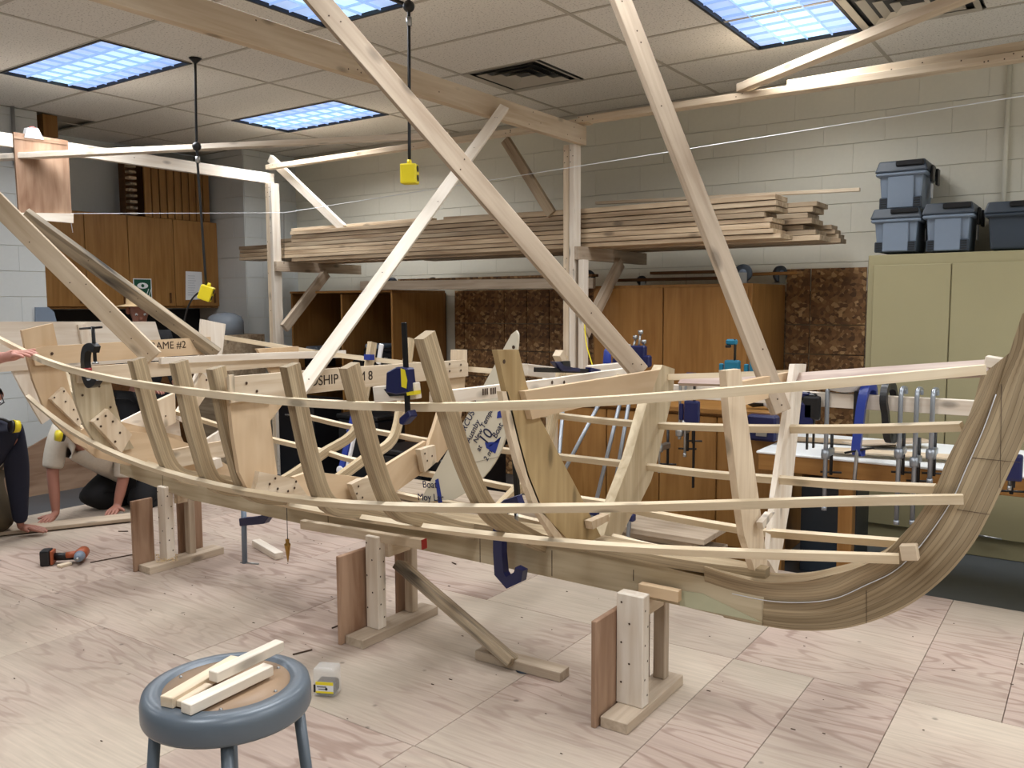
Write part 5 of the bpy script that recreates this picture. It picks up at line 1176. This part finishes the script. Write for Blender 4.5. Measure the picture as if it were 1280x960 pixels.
def hand_chains(wr, fdir, pn, side=1, L=.175, curl=.3):
    """wr wrist, fdir fingers direction, pn palm normal (towards the palm); returns chains from the wrist"""
    wr, f, n = V(wr), V(fdir).normalized(), V(pn).normalized(); n = (n-f*n.dot(f)).normalized(); sd = f.cross(n)*side; out = []
    palm = wr+f*L*.28; out.append([(wr, .024), (palm, (.03, .03))])
    for k, (o_, ln) in enumerate(((-.032, .40), (-.011, .46), (.011, .43), (.03, .33))):
        b = wr+f*L*.5+sd*o_; p1 = b+f*L*ln*.4+n*curl*.01; p2 = p1+(f+n*curl).normalized()*L*ln*.32; p3 = p2+(f+n*curl*1.6).normalized()*L*ln*.26
        out.append([(palm, (.03, .03)), (b, .0125), (p1, .0095), (p2, .0085), (p3, .0068)])
    b = wr+f*L*.2-sd*.035; p1 = b+(f*.6-sd*.8).normalized()*L*.2; p2 = p1+(f*.85-sd*.5).normalized()*L*.17
    out.append([(palm, (.03, .03)), (b, .015), (p1, .011), (p2, .008)])
    return out
def person(lab, J, top, bottom, skin, hands, hair=HAIR, sleeve=1.0, hat=False, muffs=None, beltz=None, glasses=False):
    """J: joints pelvis chest neck head nose(dir) sL eL wL sR eR wR hipL kL aL hipR kR aR"""
    J = {k: V(v) for k, v in J.items()}
    t = thing('person', lab, 'person', (J['pelvis'].x, J['pelvis'].y, J.get('base', V((0, 0, 0))).z))
    face = (J['nose']).normalized(); hd = J['head']; hup = (hd-J['neck']).normalized()
    ch = [[(J['pelvis'], .105), (J['waist'], .09), (J['chest'], .11), (J['neck'], .05), (hd-hup*.06, .062), (hd+face*.005, .092), (hd+hup*.075, .075)]]
    for s_ in 'LR':
        ch.append([(J['chest'], .11), (J['s'+s_], .05), ((J['s'+s_]*.5+J['e'+s_]*.5), .047), (J['e'+s_], .04), (J['e'+s_]*.45+J['w'+s_]*.55, .036), (J['w'+s_], .024)])
        ch.append([(J['pelvis'], .105), (J['h'+s_], .075), (J['k'+s_], .055), (J['k'+s_]*.6+J['a'+s_]*.4, .055), (J['a'+s_], .038), (J['a'+s_]+V(J.get('toe', V((.1, 0, 0)))), .035)])
        hc = hands[s_]; cc = hand_chains(J['w'+s_], *hc); cc[0][0] = (J['w'+s_], .024); ch += cc
    skin_mesh('body', ch, skin, t, 2, J['pelvis'])
    # clothes
    kn = lambda a, b, k: J[a]*(1-k)+J[b]*k
    shirt = [[(J['pelvis']+(J['waist']-J['pelvis'])*.2, .15), (J['waist'], .14), (J['chest'], .162), (J['neck']-hup*.03, .07)]]
    for s_ in 'LR':
        c_ = [(J['chest'], .162), (J['s'+s_], .095), (kn('s'+s_, 'e'+s_, .5), .074), (kn('s'+s_, 'e'+s_, .9 if sleeve < 1 else 1), .068)]
        if sleeve < 1: c_.append((kn('s'+s_, 'e'+s_, 1.0), .064))
        if sleeve >= 1: c_ += [(kn('e'+s_, 'w'+s_, .5), .053), (kn('e'+s_, 'w'+s_, .93), .042)]
        shirt.append(c_)
    skin_mesh('jumper', shirt, top, t, 2, J['chest'])
    tr = []
    for s_ in 'LR': tr.append([(J['pelvis'], .155), (J['h'+s_], .12), (kn('h'+s_, 'k'+s_, .5), .108), (J['k'+s_], .096), (kn('k'+s_, 'a'+s_, .5), .08), (J['a'+s_], .055)])
    skin_mesh('trousers', tr, bottom, t, 2, J['pelvis'])
    side = face.cross(hup).normalized()
    skin_mesh('shoes', [[(J['a'+s_]+V((0, 0, 0)), .05), (J['a'+s_]+V(J.get('toe', V((.1, 0, 0)))), .045)] for s_ in 'L'], BLACKC, t, 1, J['aL'])
    # face
    ball('nose', hd+face*.098-hup*.012, .014, skin, t, (1, 1, 1.4))
    for s_ in (-1, 1):
        ball('ear', hd+side*s_*.083-hup*.01, .022, skin, t, (.5, 1, 1.3)); e = ball('eye', hd+face*.083+side*s_*.032+hup*.012, .011, PAPER, t); ball('pupil', hd+face*.091+side*s_*.033+hup*.012, .005, DARK, e)
    tubeo('mouth', [hd+face*.092-hup*.05+side*.02, hd+face*.096-hup*.052, hd+face*.092-hup*.05-side*.02], .004, RED, t, 6)
    if hat:
        F = frame(side, hup)
        lathe('hat', [(.0, .13), (.06, .125), (.095, .09), (.1, .045), (.17, .03), (.175, .025), (.1, .035), (.09, .04)][::-1], STRAW, t, hd, 28, F)
    else:
        bm = bmesh.new(); bmesh.ops.create_uvsphere(bm, u_segments=24, v_segments=16, radius=1.0)
        F = M((side, face, hup)).transposed()
        for v in list(bm.verts):
            if (v.co.y > .35 and v.co.z < .55) or v.co.z < -.35: bm.verts.remove(v)
        for v in bm.verts: v.co = V((v.co.x*.094, v.co.y*.108-.006, v.co.z*.112+.014))*(1+.03*random.random())
        obj('hair', bm, hair, t, M.Translation(hd) @ F.to_4x4(), True)
    if muffs:
        c_, ax_ = V(muffs[0]), V(muffs[1]).normalized(); w_ = ax_.orthogonal()
        a_, b_ = c_-ax_*.075, c_+ax_*.075
        for p_, q_ in ((a_, -ax_), (b_, ax_)):
            tubeo('ear_muff', [p_-q_*.02, p_+q_*.012], [.038, .034], YEL, t, 16); tubeo('muff_cushion', [p_-q_*.038, p_-q_*.02], [.034, .036], DARK, t, 16)
        tubeo('muff_band', crom([a_, c_-face*.02-hup*.02+V((0, 0, .05)), b_]), .008, DARK, t)
    if glasses:
        tubeo('glasses_arm', [hd+face*.1+side*.05+hup*.015, hd+side*.09+hup*.015], .003, DARK, t, 6); tubeo('glasses_arm', [hd+face*.1-side*.05+hup*.015, hd-side*.09+hup*.015], .003, DARK, t, 6)
        tubeo('glasses_frame', [hd+face*.108+side*.05+hup*.015, hd+face*.116+hup*.01, hd+face*.108-side*.05+hup*.015], .004, DARK, t, 6)
    return t
# kneeling person in beige under the stern
wA, wB = U(70, 643, Z=.05), U(146, 634, Z=.05)
sA, sB = U(73, 541, X=-5.62), U(156, 566, X=-5.45)

neck = U(104, 556, X=-5.52); head = U(100, 534, X=-5.45)
J = dict(pelvis=U(176, 596, X=-5.62), waist=U(150, 578, X=-5.65), chest=U(116, 562, X=-5.6), neck=neck, head=head, nose=(.75, -.5, -.45),
         sL=sA, eL=sA*.52+wA*.48+V((-.02, -.02, .02)), wL=wA, sR=sB, eR=sB*.5+wB*.5+V((0, .02, .01)), wR=wB,
         hL=U(150, 596, X=-5.75), kL=U(107, 621, X=-5.63), aL=U(185, 632, X=-5.75), hR=U(190, 600, X=-5.5), kR=U(172, 630, X=-5.45), aR=U(215, 628, X=-5.6), toe=(-.05, .1, -.02), base=(0, 0, 0))
person('person in beige jumper kneeling on all fours beneath the boat stern', J, BEIGE, BLACKC, SKIN2, {'L': ((.5, -.8, -.12), (0, 0, -1), 1, .17, .1), 'R': ((.6, -.75, -.12), (0, 0, -1), -1, .16, .4)}, sleeve=.95, muffs=(U(88, 546, X=-5.4), (.2, .9, -.2)))
# kneeling person in navy at the left edge
wA = U(26, 658, Z=.06); sA = U(18, 545, X=-5.25)
sB = sA+V((-.15, -.38, .02)); wB = V((sB.x+.1, sB.y-.0, .05))
J = dict(pelvis=sA+V((-.55, -.05, -.32)), waist=sA+V((-.38, -.12, -.18)), chest=sA+V((-.1, -.16, -.06)), neck=U(-14, 526, X=-5.22), head=U(-19, 500, X=-5.14), nose=(.9, .1, -.35),
         sL=sA, eL=sA*.5+wA*.5+V((-.02, .01, 0)), wL=wA, sR=sB, eR=sB*.5+wB*.5, wR=wB,
         hL=sA+V((-.5, .03, -.36)), kL=V((sA.x-.2, sA.y-.02, .09)), aL=V((sA.x-.62, sA.y, .06)), hR=sA+V((-.55, -.2, -.36)), kR=V((sA.x-.2, sA.y-.3, .09)), aR=V((sA.x-.62, sA.y-.3, .06)), toe=(-.12, 0, -.02))
person('person in navy jumper kneeling at left edge with one hand on the deck', J, NAVYC, OLIVC, SKIN2, {'L': ((.55, .5, -.15), (0, 0, -1), 1, .17, .1), 'R': ((.7, -.4, -.15), (0, 0, -1), -1, .17, .1)}, muffs=(U(3, 533, X=-5.1), (.1, .9, -.1)), glasses=True)
# person standing outside the frame, hand on the ribband
wA = U(8, 446, Y=1.96); base = V((wA.x-.15, wA.y-.62, 0))

fd = (U(50, 437, Y=1.99)-wA).normalized()
sA = V((wA.x-.38, wA.y-.34, 1.34)); eA = U(-34, 452, Y=1.98)
J = dict(pelvis=sA+V((-.02, -.2, -.48)), waist=sA+V((-.02, -.2, -.3)), chest=sA+V((-.0, -.19, -.07)), neck=sA+V((.02, -.19, .1)), head=sA+V((.06, -.19, .24)), nose=(.6, .7, -.3),
         sL=sA, eL=eA, wL=wA, sR=sA+V((.0, -.38, 0)), eR=sA+V((.03, -.44, -.28)), wR=sA+V((.15, -.4, -.5)),
         hL=sA+V((-.02, -.11, -.54)), kL=V((sA.x, sA.y-.1, .48)), aL=V((sA.x-.03, sA.y-.1, .07)), hR=sA+V((-.02, -.29, -.54)), kR=V((sA.x, sA.y-.3, .48)), aR=V((sA.x-.03, sA.y-.3, .07)), toe=(.13, .05, -.03))
person('standing person mostly out of frame resting a bare hand on the left ribband', J, GREYP, BLACKC, SKIN, {'L': (fd, (0, .2, -1), -1, .215, .3), 'R': ((.1, 0, -1), (0, 1, 0), 1, .17, .4)}, sleeve=.9)
# person with straw hat behind the stern mould
hd = U(174, 387, X=-6.5)
J = dict(pelvis=hd+V((0, .02, -.72)), waist=hd+V((0, .02, -.5)), chest=hd+V((0, 0, -.32)), neck=hd+V((0, 0, -.13)), head=hd, nose=(.7, -.3, -.6),
         sL=hd+V((.05, -.19, -.24)), eL=hd+V((.12, -.22, -.5)), wL=hd+V((.3, -.12, -.6)), sR=hd+V((.05, .19, -.24)), eR=hd+V((.1, .22, -.5)), wR=hd+V((.3, .1, -.6)),
         hL=hd+V((0, -.1, -.78)), kL=V((hd.x+.02, hd.y-.1, LOW+.42)), aL=V((hd.x, hd.y-.1, LOW+.07)), hR=hd+V((0, .1, -.78)), kR=V((hd.x+.02, hd.y+.1, LOW+.42)), aR=V((hd.x, hd.y+.1, LOW+.07)), toe=(.12, 0, -.03))
person('person in straw hat and black top standing behind the white stern mould', J, BLACKC, BLACKC, SKIN2, {'L': ((1, .2, -.3), (0, 0, -1), 1, .16, .5), 'R': ((1, -.2, -.3), (0, 0, -1), -1, .16, .5)}, hat=True)
